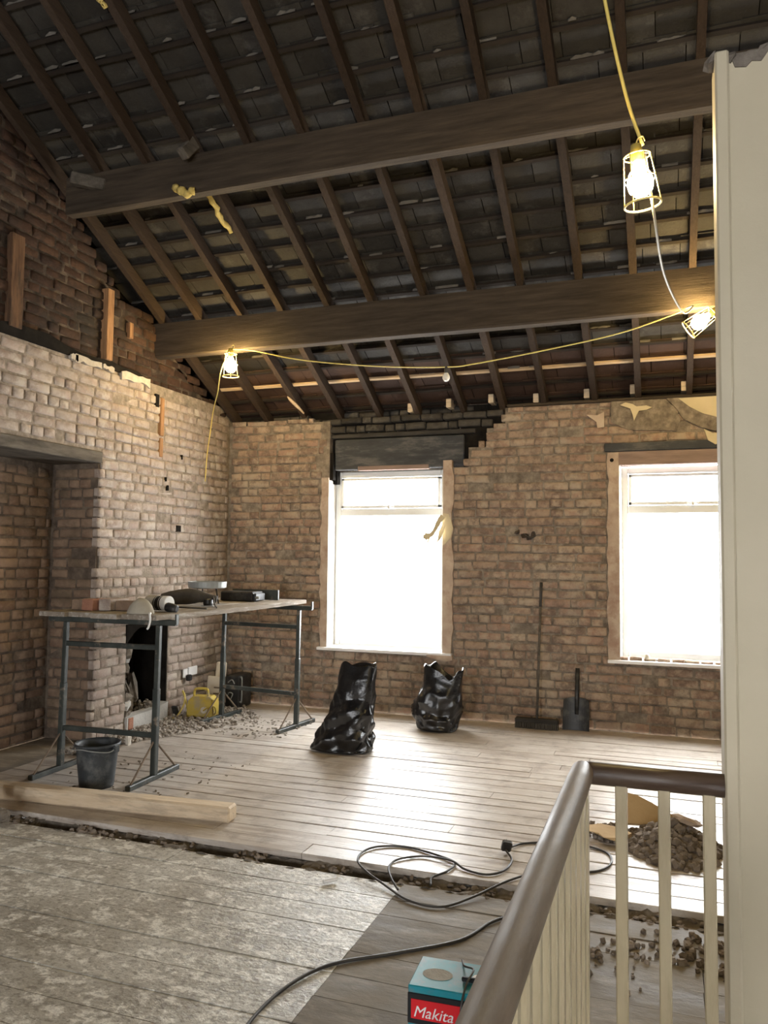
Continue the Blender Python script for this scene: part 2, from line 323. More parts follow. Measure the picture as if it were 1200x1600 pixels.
def lay_bricks(parent, intervals, z0, z1, place, mname, course=0.084, joint=0.012, depth=0.06, header=0.25, limit=300, jitter=0.005, seed=1, mass_name='brickwork'):
    """lay courses between z0 and z1; intervals(z) gives the stretches of wall at that height; place(u, z) -> world point and rotation"""
    rng = random.Random(seed); pieces = []; z = z0; c = 0
    while z + course * 0.6 < z1:
        hh = min(course, z1 - z); zc = z + hh / 2; hrow = rng.random() < header
        for a, b in intervals(zc):
            u = a - (rng.uniform(0, .22) if c % 2 else rng.uniform(0, .10))
            while u < b - 0.02:
                L = 0.118 if (hrow and rng.random() < .85) or rng.random() < .16 else 0.236
                L *= rng.uniform(.94, 1.05)
                u0, u1 = max(u, a), min(u + L, b); u += L
                if u1 - u0 < 0.05: continue
                if rng.random() < .004: continue
                um = (u0 + u1) / 2; jt = joint * rng.uniform(.65, 1.5)
                pieces.append((um, zc + rng.uniform(-.004, .004) + .014 * noise.noise((um * .9, zc * .7, seed)), u1 - u0 - jt, (hh - joint) * rng.uniform(.93, 1.06), rng.randrange(8), rng.uniform(-jitter, jitter * 1.6) + (.012 if rng.random() < .05 else 0), rng.uniform(-.026, .026), rng.uniform(-.02, .02)))
        z += course; c += 1
    scored = []
    for p in pieces:
        w, rot = place(p[0], p[1]); q = project(w)
        s = 0
        if q and -20 < q[0] < 1118 and -20 < q[1] < 1620: s = p[2] / (q[2] ** 2)
        scored.append((s, p, w, rot))
    scored.sort(key=lambda t: -t[0])
    mass = MB()
    for i, (s, p, w, rot) in enumerate(scored):
        flip = -1 if (p[4] * 7 + int(p[0] * 97)) % 2 else 1
        Mx = Matrix.Translation(w) @ rot @ Euler((p[7], p[6], 0)).to_matrix().to_4x4() @ Matrix.Translation((0, p[5], 0)) @ Matrix.Diagonal((p[2], depth, p[3], 1))
        if i < limit and s > 0:
            o = bpy.data.objects.new('brick', brick_mesh(p[4], mname)); col.objects.link(o); o.parent = parent; o.matrix_basis = Mx
        else: mass.add(BV[p[4]].v, BV[p[4]].f, Mx)
    if mass.v:
        o = mass.build(mass_name, M[mname + '_mass'], parent, smooth=True); o['kind'] = 'stuff'
    return pieces

# ---------------------------------------- left wall
Y0 = -6.35
wl = MB()
J = 0.016
wl.box(XL - .6, XL - J, 5.415, 5.80, -.02, 2.31)
wl.box(XL - .6, XL - J, 6.415, 7.9, -.02, 2.31)
wl.box(XL - .6, XL - J, 5.80, 6.415, .89, 2.31)
wl.box(XL - .6, XL - J - .02, 5.80, 6.415, -.02, .10)
wl.box(XL - .6, XL - J, Y0, 7.9, 2.31 + .06, 3.13); wl.box(XL - .6, XL - J, 5.402, 7.9, 2.30, 2.38)
wl.box(XL - .6, XL - J, Y0, 3.0, -.02, 2.37)
wl.box(XL - .62, XL - .51, 2.9, 5.5, -.02, 2.5)
wall_left = struct(wl.build('wall_left', M['pale_mortar']), 'bare brick side wall with alcove and fireplace')
def left_iv(z):
    if z < 2.31:
        if .10 < z < .89: return [(5.37, 5.80), (6.415, 7.44)]
        return [(5.37, 7.44)]
    if z < 2.40: return [(5.40, 7.44)]
    if z < 3.02: return [(3.5, 7.44)]
    return [(3.5, 6.03)]
rotL = Matrix.Rotation(R(90), 4, 'Z'); rotI = Matrix.Identity(4)
lay_bricks(wall_left, left_iv, 0.0, 3.13, lambda u, z: (Vector((XL, u, z)), rotL), 'pale_brick', header=.35, seed=3)
# recess brickwork: its own piece of setting (alcove back and return)
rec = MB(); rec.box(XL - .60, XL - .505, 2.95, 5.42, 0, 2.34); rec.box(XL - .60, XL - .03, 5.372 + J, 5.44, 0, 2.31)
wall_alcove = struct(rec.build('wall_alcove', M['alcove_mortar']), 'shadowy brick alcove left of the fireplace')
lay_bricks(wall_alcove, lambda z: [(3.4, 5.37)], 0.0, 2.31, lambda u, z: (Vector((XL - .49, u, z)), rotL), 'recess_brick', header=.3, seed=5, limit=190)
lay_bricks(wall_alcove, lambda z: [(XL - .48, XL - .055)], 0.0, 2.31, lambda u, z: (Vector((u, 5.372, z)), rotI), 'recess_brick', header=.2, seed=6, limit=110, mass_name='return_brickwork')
lint = MB(); lint.bevbox(XL - .5, XL + .003, 2.9, 5.40, 2.31, 2.405, .006)
lo = lint.build('lintel', M['lintel_timber'], wall_left); lo['label'] = 'dark timber lintel over the alcove'
# upper gable, old sooty loft brickwork
ragged = [(3.05, 7.42), (3.30, 6.92), (3.46, 6.62), (3.62, 6.28), (3.74, 6.10), (3.78, 5.72), (3.92, 5.50), (4.06, 5.32), (4.22, 5.16), (4.36, 5.02), (4.62, 4.60), (4.9, 4.1), (5.2, 3.5)]
def ragy(z):
    for (za, ya), (zb, yb) in zip(ragged, ragged[1:]):
        if za <= z <= zb: return ya + (yb - ya) * (z - za) / (zb - za)
    return ragged[0][1] if z < ragged[0][0] else 3.4
gp = [(Y0, 3.131), (6.03, 3.131), (6.03, 3.02), (7.40, 3.02)] + [(y - .10, z - .05) for z, y in ragged] + [(1.0, 6.25), (Y0, 3.2)]
g = MB(); g.prism(gp, 'x', XL - .25, XL - J - .02)
wall_gable = struct(g.build('wall_left_gable', M['soot_mortar']), 'sooty old loft brickwork under the roof slope')
lay_bricks(wall_gable, lambda z: [((3.2 if z > 3.13 else 6.04), ragy(z))], 3.02, 5.3, lambda u, z: (Vector((XL - .02, u, z)), rotL), 'sooty_brick', header=.3, seed=8, jitter=.009)
gb = MB(); gb.prism([(Y0, 2.9), (7.9, 2.9), (7.9, 3.1), (0.6, 6.95), (Y0, 3.3)], 'x', XL - .62, XL - .3)
gb.build('outer_leaf', M['soot'], wall_gable)  # added slab; the shade of the gap is put into its black colour
# soot-blackened plate along the ledge, plaster crumbs on it
sp = MB(); rng = random.Random(4)
ys = [3.3 + i * .18 for i in range(16)]
sp.prism([(3.2, 3.125)] + [(6.03, 3.125)] + [(y, 3.17 + rng.uniform(0, .07)) for y in reversed(ys) if y < 6.0], 'x', XL - .05, XL + .004)
sp.build('soot_band', M['soot'], wall_gable)
for n_, (ya, yb, h) in enumerate(((5.03, 5.34, .045), (5.60, 6.0, .07), (4.98, 5.06, .05), (5.36, 5.50, .03))):
    pm = MB(); k = 7; top = [(ya + (yb - ya) * i / k, 3.135 + rng.uniform(.0, .018)) for i in range(k + 1)]; bot = [(ya + (yb - ya) * i / k, 3.125 - h * rng.uniform(.3, 1)) for i in range(k + 1)]
    pm.prism(bot + top[::-1], 'x', XL - .03, XL + .016); pm.build('plaster_crust', M['crust'], wall_gable)
# timber studs let into the gable
for nm, (ya, yb, za, zb, px) in (('timber_stud', (5.375, 5.458, 3.19, 3.80, .03)), ('timber_stud', (4.35, 4.47, 3.19, 3.88, .015)), ('timber_stud', (6.178, 6.235, 2.66, 3.02, .012)), ('timber_stud', (6.185, 6.235, 2.46, 2.64, .006)), ('timber_stud', (5.70, 5.75, 3.46, 3.60, .01))):
    s_ = MB(); s_.bevbox(XL - .06, XL + px, ya, yb, za, zb, .005); s_.build(nm, M['dull_wood'] if 4.3 < ya < 4.4 else M['old_wood'], wall_left if zb < 3.1 else wall_gable)
# stray holes in the side wall: black blocks, hole shade put into colour
for (y, z, w, h) in ((6.13, 2.98, .05, .12), (6.30, 2.26, .012, .04), (6.33, 2.18, .02, .05), (6.52, 1.80, .07, .06), (6.55, 2.50, .012, .045)):
    b_ = MB(); b_.box(XL - .03, XL + .006, y - w / 2, y + w / 2, z - h / 2, z + h / 2); b_.build('putlog_hole', M['soot'], wall_left)

# ---------------------------------------- fireplace: rough opening with rounded head, black throat, broken hearth front
fp = empty('fireplace', (XL, 6.1, 0)); tag(fp, 'small broken black fireplace opening in the brick side wall', 'fireplace')
ya, yb = 5.80, 6.415
rng = random.Random(21)
arch = []
for i in range(13):
    t = i / 12; y = ya + (yb - ya) * t
    arch.append((y, .90 - .13 * max(0, 1 - t / .33) ** 2 - .02 * rng.random()))
fm = MB(); fm.prism([(ya - .01, .93), (ya - .01, arch[0][1])] + arch + [(yb + .01, .93)], 'x', XL - .4, XL - .004); fm.build('arch_head', M['soot'], fp)
ft = MB()
ft.box(XL - .46, XL - .40, ya - .02, yb + .02, .05, .95)
ft.box(XL - .42, XL - .02, yb - .012, yb + .02, .1, .93)
ft.box(XL - .42, XL - .02, ya - .02, ya + .012, .1, .93)
ft.box(XL - .42, XL - .03, ya, yb, .05, .115)
ft.build('throat', M['soot'], fp)
for i in range(9):
    rk = MB(); z = .14 + i * .068 + rng.uniform(-.01, .01); d = .10 + .05 * math.sin(i * 1.1)
    rk.rock((XL - .085 + rng.uniform(-.02, .02), ya + .05 + .02 * math.sin(i), z), .12, d * 1.25, .085, rng, rz=0); rk.build('broken_brick', M['concrete'] if i % 3 == 1 else M['dirt'], fp)
for i in range(4):
    rk = MB(); rk.rock((XL - .24, ya + .19 + .07 * i, .22 + .09 * (i % 2)), .1, .13, .26, rng); rk.build('broken_brick', M['dirt'], fp)
hs = MB(); hs.prism([(ya + .005, .0), (yb - .01, .0), (yb - .01, .165), (yb - .12, .15), (yb - .3, .128), (ya + .12, .125), (ya + .005, .118)], 'x', XL - .10, XL + .012)
hs.build('hearth_slab', M['concrete'], fp)
hb = MB(); hb.bevbox(XL - .04, XL + .018, ya + .02, ya + .09, .01, .115, .006); hb.build('hearth_brick', M['red_brick'], fp)
ash = MB()
for i in range(60): ash.rock((XL - rng.uniform(.04, .36), rng.uniform(ya + .05, yb - .04), .12 + rng.uniform(0, .05)), rng.uniform(.02, .06), rng.uniform(.02, .06), rng.uniform(.02, .05), rng)
o = ash.build('ash', M['dirt'], fp); o['kind'] = 'stuff'

# ---------------------------------------- back wall
W1 = (-3.276, -2.05, .62, 2.43); W2 = (-.396, .86, .64, 2.40)
wb = MB(); YA, YZ = YB + J, YB + .34
wb.box(XL - .6, W1[0] - .0, YA, YZ, -.02, 2.95)
wb.box(W1[0], W1[1], YA, YZ, -.02, W1[2])
wb.box(W1[1], W2[0], YA, YZ, -.02, 2.43)
wb.box(-1.80, W2[0], YA, YZ, 2.43, 2.62); wb.box(-1.62, W2[0], YA, YZ, 2.62, 2.8); wb.box(-1.44, W2[0], YA, YZ, 2.8, 2.99)
wb.box(W2[0], W2[1], YA, YZ, -.02, W2[2]); wb.box(W2[0], W2[1], YA, YZ, W2[3] + .20, 2.99)
wb.box(W2[1], 4.2, YA, YZ, -.02, 2.99)
wb.box(W1[0] - .2, -1.4, YB + .16, YZ, 2.43, 3.1)
wall_back = struct(wb.build('wall_back', M['mortar']), 'bare brick end wall with two windows')
def back_iv(z):
    L1 = -3.355
    if z > 2.90: L1 = -3.46
    elif z > 2.80: L1 = -3.36
    elif z > 2.72: L1 = -3.30
    elif z > 2.64: L1 = -3.34
    elif z > 2.56: L1 = -3.43
    elif z > 2.50: L1 = -3.50
    elif z > 2.43: L1 = -3.42
    elif z < W1[2]: L1 = None
    r1 = -1.955 if z < 2.43 else -1.90 + (z - 2.43) / .54 * .48
    if z < .60: return [(XL + .01, .98)]
    a = [(XL + .01, L1 if L1 else W1[0])]
    if z < W1[2]: return [(XL + .01, -.45), (W2[1], 1.0)] if z > W2[2] else [(XL + .01, 1.0)]
    if z < 2.62: return a + [(r1, -.50 if z > W2[2] else 1.0), (W2[1] + .1, 1.0)]
    return a + [(r1, 1.0)]
lay_bricks(wall_back, back_iv, 0.0, 3.0, lambda u, z: (Vector((u, YB, z)), rotI), 'brick', header=.14, seed=12, jitter=.006)
# plaster margins round the windows
def ragged_strip(parent, name, x0, x1, za, zb, m, seed, side=1, y0=YB - .006, y1=YB + .05, n=22):
    """vertical strip with one straight edge (x0) and one broken edge (x1)"""
    rg = random.Random(seed); p = []
    for i in range(n + 1):
        z = za + (zb - za) * i / n; p.append((x1 + rg.uniform(-.016, .012) * side, z))
    b_ = MB(); b_.prism([(x0, za)] + p + [(x0, zb)], 'y', y0, y1); return b_.build(name, m, parent)
ragged_strip(wall_back, 'plaster_margin', W1[0], W1[0] - .085, W1[2], 2.36, M['plaster'], 31, -1)
ragged_strip(wall_back, 'plaster_margin', W1[1], W1[1] + .10, W1[2] - .01, 2.50, M['plaster'], 32, 1)
ragged_strip(wall_back, 'plaster_margin', W2[0], W2[0] - .10, W2[2], 2.52, M['plaster'], 33, -1)
# white plastered left reveals
for W, zt in ((W1, 2.33), (W2, 2.40)):
    b_ = MB(); b_.box(W[0] - .01, W[0] + .006, YB - .004, YB + .22, W[2], zt); b_.build('plaster_reveal', M['white_plaster'], wall_back)
    b_ = MB(); b_.box(W[1] - .006, W[1] + .01, YB + .002, YB + .22, W[2], zt); b_.build('plaster_reveal', M['white_plaster'], wall_back)
# exposed head over the first window
h1 = MB(); h1.bevbox(-3.24, -1.86, YB + .07, YB + .16, 2.44, 2.76, .008); o = h1.build('lintel', M['blue_timber'], wall_back); o['label'] = 'dark blue-grey timber lintel over the window'
h2 = MB(); h2.bevbox(-3.42, -1.74, YB + .05, YB + .16, 2.77, 2.815, .008); h2.build('timber_plate', M['dark_timber'], wall_back)
h3 = MB(); h3.box(-3.52, -3.22, YB + .10, YB + .2, 2.30, 2.80); h3.box(-3.31, -3.24, YB + .03, YB + .2, 2.34, 2.62); h3.box(-1.9, -1.4, YB + .10, YB + .2, 2.42, 3.0); h3.build('soot_recess', M['soot'], wall_back)
hw = MB(); hw.bevbox(-2.98, -2.22, YB + .06, YB + .12, 2.43, 2.475, .004); hw.build('packing_strip', M['pink_timber'], wall_back)
rng = random.Random(9)
def sooty_course(x0, x1, za, zb, y):
    x = x0
    while x < x1 - .08:
        w = min(rng.choice((.225, .225, .112)) * rng.uniform(.9, 1.05), x1 - x)
        Mx = Matrix.Translation((x + w / 2, y + rng.uniform(-.012, .015), (za + zb) / 2 + rng.uniform(-.006, .006))) @ Matrix.Rotation(rng.uniform(-.03, .03), 4, 'Y') @ Matrix.Diagonal((w - .012, .10, zb - za - .010, 1))
        o = bpy.data.objects.new('brick', brick_mesh(rng.randrange(8), 'grey_sooty_brick')); col.objects.link(o); o.parent = wall_back; o.matrix_basis = Mx
        x += w
sooty_course(-3.34, -1.52, 2.825, 2.905, YB + .045); sooty_course(-3.50, -1.46, 2.912, 2.985, YB + .03)
sooty_course(XL + .12, -4.0, 2.94, 3.01, YB + .02); sooty_course(-3.95, -3.52, 2.955, 3.03, YB + .015); sooty_course(-3.2, -1.7, 2.985, 3.05, YB + .10)
# second window's head: dark plate over pinkish timber
h4 = MB(); h4.bevbox(-.52, 1.0, YB - .012, YB + .12, 2.53, 2.605, .005); h4.build('lintel', M['blue_timber'], wall_back)
h5 = MB(); h5.bevbox(-.42, .95, YB + .0, YB + .14, 2.40, 2.528, .006); h5.build('lintel', M['pink_timber'], wall_back)
# plaster and wallpaper remnants at the top right
def patch(name, pts, m, parent=wall_back, y0=YB - .014, y1=YB + .02):
    b_ = MB(); b_.prism(pts, 'y', y0, y1); return b_.build(name, m, parent)
patch('render_coat', [(.02, 2.99), (.10, 2.90), (.16, 2.80), (.30, 2.72), (.42, 2.68), (1.0, 2.62), (1.0, 3.0), (.1, 3.0)], M['mortar'])
patch('wallpaper_remnant', [(.12, 2.985), (.22, 2.90), (.32, 2.84), (.44, 2.80), (1.0, 2.78), (1.0, 2.99)], M['wallpaper'], y0=YB - .022)
patch('wallpaper_remnant', [(-.38, 2.95), (-.33, 2.972), (-.27, 2.955), (-.235, 2.93), (-.15, 2.935), (-.10, 2.915), (-.15, 2.895), (-.215, 2.89), (-.235, 2.85), (-.258, 2.80), (-.27, 2.86), (-.29, 2.915)], M['wallpaper'], y0=YB - .03)
patch('wallpaper_remnant', [(.33, 2.70), (.36, 2.60), (.42, 2.56), (.50, 2.58), (.52, 2.66), (.40, 2.66)], M['wallpaper'], y0=YB - .03)
patch('plaster_remnant', [(-.68, 2.88), (-.58, 2.87), (-.52, 2.90), (-.52, 2.76), (-.58, 2.75), (-.59, 2.81)], M['plaster'])
patch('render_coat', [(-.46, 2.99), (-.46, 2.80), (-.30, 2.72), (.1, 2.70), (.14, 2.80), (.08, 2.92), (.0, 2.99)], M['mortar'], y0=YB - .006)
# curling torn paper on the right edge of the first window
tp = empty('torn_wallpaper', (-2.05, YB, 1.9)); tag(tp, 'torn curl of cream wallpaper hanging over the left window edge', 'wallpaper')
def ribbon(pts, name):
    b_ = MB(); P = spline([p[:3] for p in pts], 5); W_ = [w for p, q in zip(pts, pts[1:]) for w in [p[3] + (q[3] - p[3]) * k / 5 for k in range(5)]] + [pts[-1][3]]; V = []
    for i, (p, w) in enumerate(zip(P, W_)):
        t = (P[min(i + 1, len(P) - 1)] - P[max(i - 1, 0)]).normalized(); sd = Vector((t.z, .25, -t.x)).normalized(); nn = Vector((0, .0012, 0)); rg_ = .85 + .3 * noise.noise((i * .9, w * 50, 1))
        V += [p - sd * w * rg_ - nn, p + sd * w * rg_ - nn, p + sd * w * rg_ + nn, p - sd * w * rg_ + nn]
    F = [(0, 1, 2, 3), tuple(4 * (len(P) - 1) + k for k in (3, 2, 1, 0))]
    for i in range(len(P) - 1):
        for k in range(4): a, c = i * 4 + k, i * 4 + (k + 1) % 4; F.append((c, a, a + 4, c + 4))
    b_.add(V, F); return b_.build(name, M['wallpaper'], tp)
ribbon([(-2.045, 7.435, 1.95, .03), (-2.075, 7.42, 1.91, .034), (-2.10, 7.40, 1.85, .03), (-2.125, 7.39, 1.80, .022), (-2.155, 7.385, 1.765, .028), (-2.20, 7.38, 1.75, .045), (-2.235, 7.385, 1.745, .02)], 'curl')
ribbon([(-2.04, 7.435, 1.86, .02), (-2.06, 7.41, 1.79, .03), (-2.075, 7.40, 1.73, .02), (-2.10, 7.395, 1.69, .006)], 'curl')
ribbon([(-2.165, 7.385, 1.74, .006), (-2.18, 7.385, 1.71, .012), (-2.19, 7.385, 1.68, .004)], 'curl')
b_ = MB(); b_.prism([(-2.05, 1.98), (-1.99, 1.97), (-1.965, 1.90), (-1.945, 1.83), (-1.97, 1.74), (-2.04, 1.66)], 'y', YB - .012, YB + .0); b_.build('stuck_sheet', M['wallpaper'], tp)
# fixing hole and hacked-out box: dark disc and lumps coloured as hole shade
b_ = MB(); b_.lathe([(.018, 0), (.018, .02)], 10, Matrix.Translation((-.455, YB - .008, 2.45)) @ Matrix.Rotation(R(-90), 4, 'X')); b_.build('fixing_hole', M['soot'], wall_back)
rng = random.Random(8)
for x, z, w_, h_ in ((-1.32, 1.795, .07, .03), (-1.25, 1.765, .09, .05), (-1.175, 1.77, .05, .06), (-1.21, 1.735, .06, .03)):
    b_ = MB(); b_.rock((x, YB + .004, z), w_, .03, h_, rng, rz=0); b_.build('hacked_hole', M['soot_mortar'], wall_back)
b_ = MB(); b_.tube(spline([(-1.26, YB - .008, 1.78), (-1.22, YB - .02, 1.75), (-1.18, YB - .02, 1.735), (-1.15, YB - .015, 1.76), (-1.16, YB - .008, 1.80)], 5), .004, 6); b_.build('cut_wire', M['cable'], wall_back)
# wall plate ledge and sawn joist ends on the wall head
wp = MB(); wp.bevbox(-1.42, 1.0, YB - .02, YB + .10, 2.992, 3.018, .004); wp.build('wall_plate', M['purlin'], wall_back)
wp = MB(); wp.box(-4.6, 4.2, YB + .13, YB + .34, 2.9, 3.06); wp.build('wall_head', M['soot'], wall_back)
for x, z in ((-2.39, 3.005), (-1.993, 3.03), (-1.572, 3.05), (-1.141, 3.03), (-.674, 3.045), (-.265, 3.06), (.171, 3.06)):
    b_ = MB(); b_.bevbox(x - .026, x + .026, YB - .03, YB + .25, z - .01, z + .075, .004); b_.build('joist_end', M['pine'], wall_back)

# ---------------------------------------- windows
def window(n, W, xr, label):
    x0, x1, z0, z1 = W[0] + .012, xr, W[2] + .01, W[3]
    yF, yK = YB + .17, YB + .24
    w = empty('window_%d' % n, ((x0 + x1) / 2, YB, z0)); struct(w, label)
    t = .062; zt = 2.005
    for nm, b in (('frame_stile', (x0, x0 + t, z0, z1)), ('frame_stile', (x1 - t, x1, z0, z1)), ('frame_rail', (x0 + t, x1 - t, z0, z0 + t)), ('frame_rail', (x0 + t, x1 - t, z1 - t, z1)), ('transom', (x0 + t, x1 - t, zt - .038, zt + .038))):
        b_ = MB(); b_.bevbox(b[0], b[1], yF, yK, b[2], b[3], .008); b_.build(nm, M['upvc'], w)
    s = MB(); a, b, c, d = x0 + t + .004, x1 - t - .004, zt + .042, z1 - t - .004
    for q in ((a, a + .03, c, d), (b - .03, b, c, d), (a, b, c, c + .03), (a, b, d - .03, d)): s.bevbox(q[0], q[1], yF - .012, yF + .03, q[2], q[3], .005)
    sash = s.build('top_sash', M['upvc'], w)
    h = MB(); xm = (x0 + x1) / 2; h.bevbox(xm - .05, xm + .05, yF - .03, yF - .012, zt + .048, zt + .064, .004); h.bevbox(xm - .012, xm + .012, yF - .045, yF - .01, zt + .03, zt + .07, .004); h.build('handle', M['white_plastic'], sash)
    for q in ((x0 + t, x1 - t, z0 + t, zt - .038), (x0 + t, x1 - t, zt + .038, z1 - t)):
        p = MB(); p.box(q[0], q[1], yF + .03, yF + .036, q[2], q[3]); p.build('pane', M['glass'], sash if q[2] > zt else w)
    return w
w1 = window(1, W1, W1[1] - .006, 'white framed window nearer the room corner'); w2 = window(2, W2, W2[1] - .006, 'white framed window beside the cream wall')
for w, (xa, xb, z) in ((w1, (-3.375, -1.955, .605)), (w2, (-.50, .97, .625))):
    b_ = MB(); b_.bevbox(xa, xb, YB - .035, YB + .20, z - .014, z + .016, .004); b_.build('window_sill', M['white_plastic'], w)
b_ = MB(); b_.prism([(-2.2, .59), (-2.16, .57), (-2.0, .545), (-1.94, .56), (-1.945, .60), (-2.2, .60)], 'y', YB - .04, YB + .01); b_.build('plaster_remnant', M['plaster'], wall_back)

# ------------------------------------------------------------------ roof
ceil_ = struct(empty('ceiling', (0, YB, EAVE)), 'steep underside of the bare slate roof')
RX = [-4.40, -4.00, -3.585, -3.17, -2.73, -2.32, -1.875, -1.47, -1.055, -.62, -.21, .215, .64, 1.06, 1.48, 1.9]
rng = random.Random(14); SMAX = 7.6
for x in RX:
    b_ = MB(); w = .026 + rng.uniform(-.002, .003); yaw_ = rng.uniform(-.008, .008); segs = 14; V = []
    for i in range(segs + 1):
        s = -.34 + (SMAX + .34) * i / segs; wx = x + yaw_ * (s - 3) + .004 * math.sin(s * 2 + x * 5); dd = .004 * math.sin(s * 3 + x)
        V += [slope(wx - w, s, dd), slope(wx + w, s, dd), slope(wx + w, s, .10), slope(wx - w, s, .10)]
    F = [(0, 1, 2, 3), tuple(segs * 4 + k for k in (3, 2, 1, 0))]
    for i in range(segs):
        for k in range(4): a, c = i * 4 + k, i * 4 + (k + 1) % 4; F.append((c, a, a + 4, c + 4))
    b_.add(V, F); b_.build('rafter', M['rafter'], ceil_)
GA = .212; rows = int((SMAX + .3) / GA)
for k in range(rows):
    s = -.24 + k * GA + rng.uniform(-.012, .012); b_ = MB(); V = []; n = 12
    new = (k == 3)
    for i in range(n + 1):
        x = -4.5 + 7.0 * i / n; q = s + rng.uniform(-.006, .006); d = .10 - (.0 if not new else .004)
        V += [slope(x, q - .014, d), slope(x, q + .014, d), slope(x, q + .014, d + .022), slope(x, q - .014, d + .022)]
    F = [(0, 1, 2, 3), tuple(n * 4 + j for j in (3, 2, 1, 0))]
    for i in range(n):
        for j in range(4): a, c = i * 4 + j, i * 4 + (j + 1) % 4; F.append((c, a, a + 4, c + 4))
    b_.add(V, F); o = b_.build('batten', M['new_wood'] if new else M['batten'], ceil_)
    if new: o['label'] = 'pale new batten low on the slope'
slates = []
for k in range(rows):
    x = -4.5 - rng.uniform(0, .25)
    while x < 2.4:
        w = rng.uniform(.24, .30); s = -.24 + k * GA - .05
        slates.append((k, x, x + w - .006, s + rng.uniform(-.012, .012), rng.uniform(-.012, .012), rng.uniform(0, .006))); x += w
slates_s = []
for q in slates:
    p = project(slope((q[1] + q[2]) / 2, q[3] + .12, .12)); sc = 0
    if p and -30 < p[0] < 1125 and -30 < p[1] < 660: sc = 1 / p[2] ** 2
    slates_s.append((sc, q))
slates_s.sort(key=lambda t: -t[0])
smass = MB(); bmass = MB(); tor = MB()
for i, (sc, (k, xa, xb, s, tilt, dj)) in enumerate(slates_s):
    b_ = MB(); L_ = .29
    P = []
    for (d_off) in (0, .007):
        for (xx, ss, dd) in ((xa, s, .142), (xb, s, .142), (xb, s + L_, .124), (xa, s + L_, .124)):
            P.append(slope(xx, ss + tilt * (xx - xa) * 2, dd + d_off + dj))
    Fs = [(0, 3, 2, 1), (4, 5, 6, 7), (0, 1, 5, 4), (1, 2, 6, 5), (2, 3, 7, 6), (3, 0, 4, 7)]
    if i < 300 and sc > 0:
        b_.add(P, Fs); b_.build('slate', M['brown_slate'] if k < 4 else M['slate'], ceil_)
    else: (bmass if k < 4 else smass).add(P, Fs)
    if sc > 0 and k > 2 and rng.random() < .55:
        xx = xa + rng.uniform(0, .1); xe = min(xb, xx + rng.uniform(.04, .2)); ss = s + .05 + .016
        n = max(2, int((xe - xx) / .03)); V = []
        for j in range(n + 1):
            x = xx + (xe - xx) * j / n; hgt = rng.uniform(.004, .02) * (1 if 0 < j < n else .3)
            V += [slope(x, ss, .105), slope(x, ss + hgt, .118), slope(x, ss + .001, .135)]
        F = []
        for j in range(n):
            for m_ in range(3): a, c = j * 3 + m_, j * 3 + (m_ + 1) % 3; F.append((a, c, c + 3, a + 3))
        tor.add(V, F)
smass.build('slating', M['slate_mass'], ceil_)['kind'] = 'stuff'; bmass.build('eaves_slating', M['brown_slate_mass'], ceil_)['kind'] = 'stuff'
tor.build('torching', M['torching'], ceil_)['kind'] = 'stuff'
dk = MB(); V = [slope(-5.1, -.5, .155), slope(4.3, -.5, .155), slope(4.3, SMAX + .1, .155), slope(-5.1, SMAX + .1, .155)]; V += [slope(-5.1, -.5, .2), slope(4.3, -.5, .2), slope(4.3, SMAX + .1, .2), slope(-5.1, SMAX + .1, .2)]
dk.add(V, [(0, 1, 2, 3), (7, 6, 5, 4), (0, 4, 5, 1), (1, 5, 6, 2), (2, 6, 7, 3), (3, 7, 4, 0)]); dk.build('roof_covering', M['soot'], ceil_)  # unseen sheet added above the slates to keep sky light out
# the other slope, behind the photographer
ry, rz_ = slope(0, SMAX, .1)[1:]
bk = MB(); bk.prism([(ry + .1, rz_ - .05), (Y0 - .4, 2.95), (Y0 - .4, 3.1), (ry + .1, rz_ + .2)], 'x', -5.1, 4.3); bk.build('rear_slope', M['slate_mass'], ceil_)
# purlins
def purlin(y, ztop, h, w, x0, x1, label):
    b_ = MB(); n = 16; V = []; rg = random.Random(int(y * 10))
    for i in range(n + 1):
        x = x0 + (x1 - x0) * i / n; j = lambda: rg.uniform(-.004, .004); c = .012
        V += [(x, y, ztop + j()), (x, y + j(), ztop - h + c), (x, y + c + j(), ztop - h + j()), (x, y + w - c, ztop - h + j()), (x, y + w, ztop - h + c), (x, y + w, ztop - w * TT)]
    F = [tuple(range(6))[::-1], tuple(n * 6 + k for k in range(6))]
    for i in range(n):
        for k in range(6): a, c = i * 6 + k, i * 6 + (k + 1) % 6; F.append((a, c, c + 6, a + 6))
    b_.add(V, F); return tag(b_.build('roof_purlin', M['purlin'], ), label, 'beam', 'purlins carrying the rafters')
purlin(6.11, 3.700, .315, .11, XL - .2, 4.1, 'lower heavy timber purlin above the windows')
purlin(4.715, 4.425, .285, .10, -4.30, 4.1, 'upper heavy timber purlin nearer the ridge')
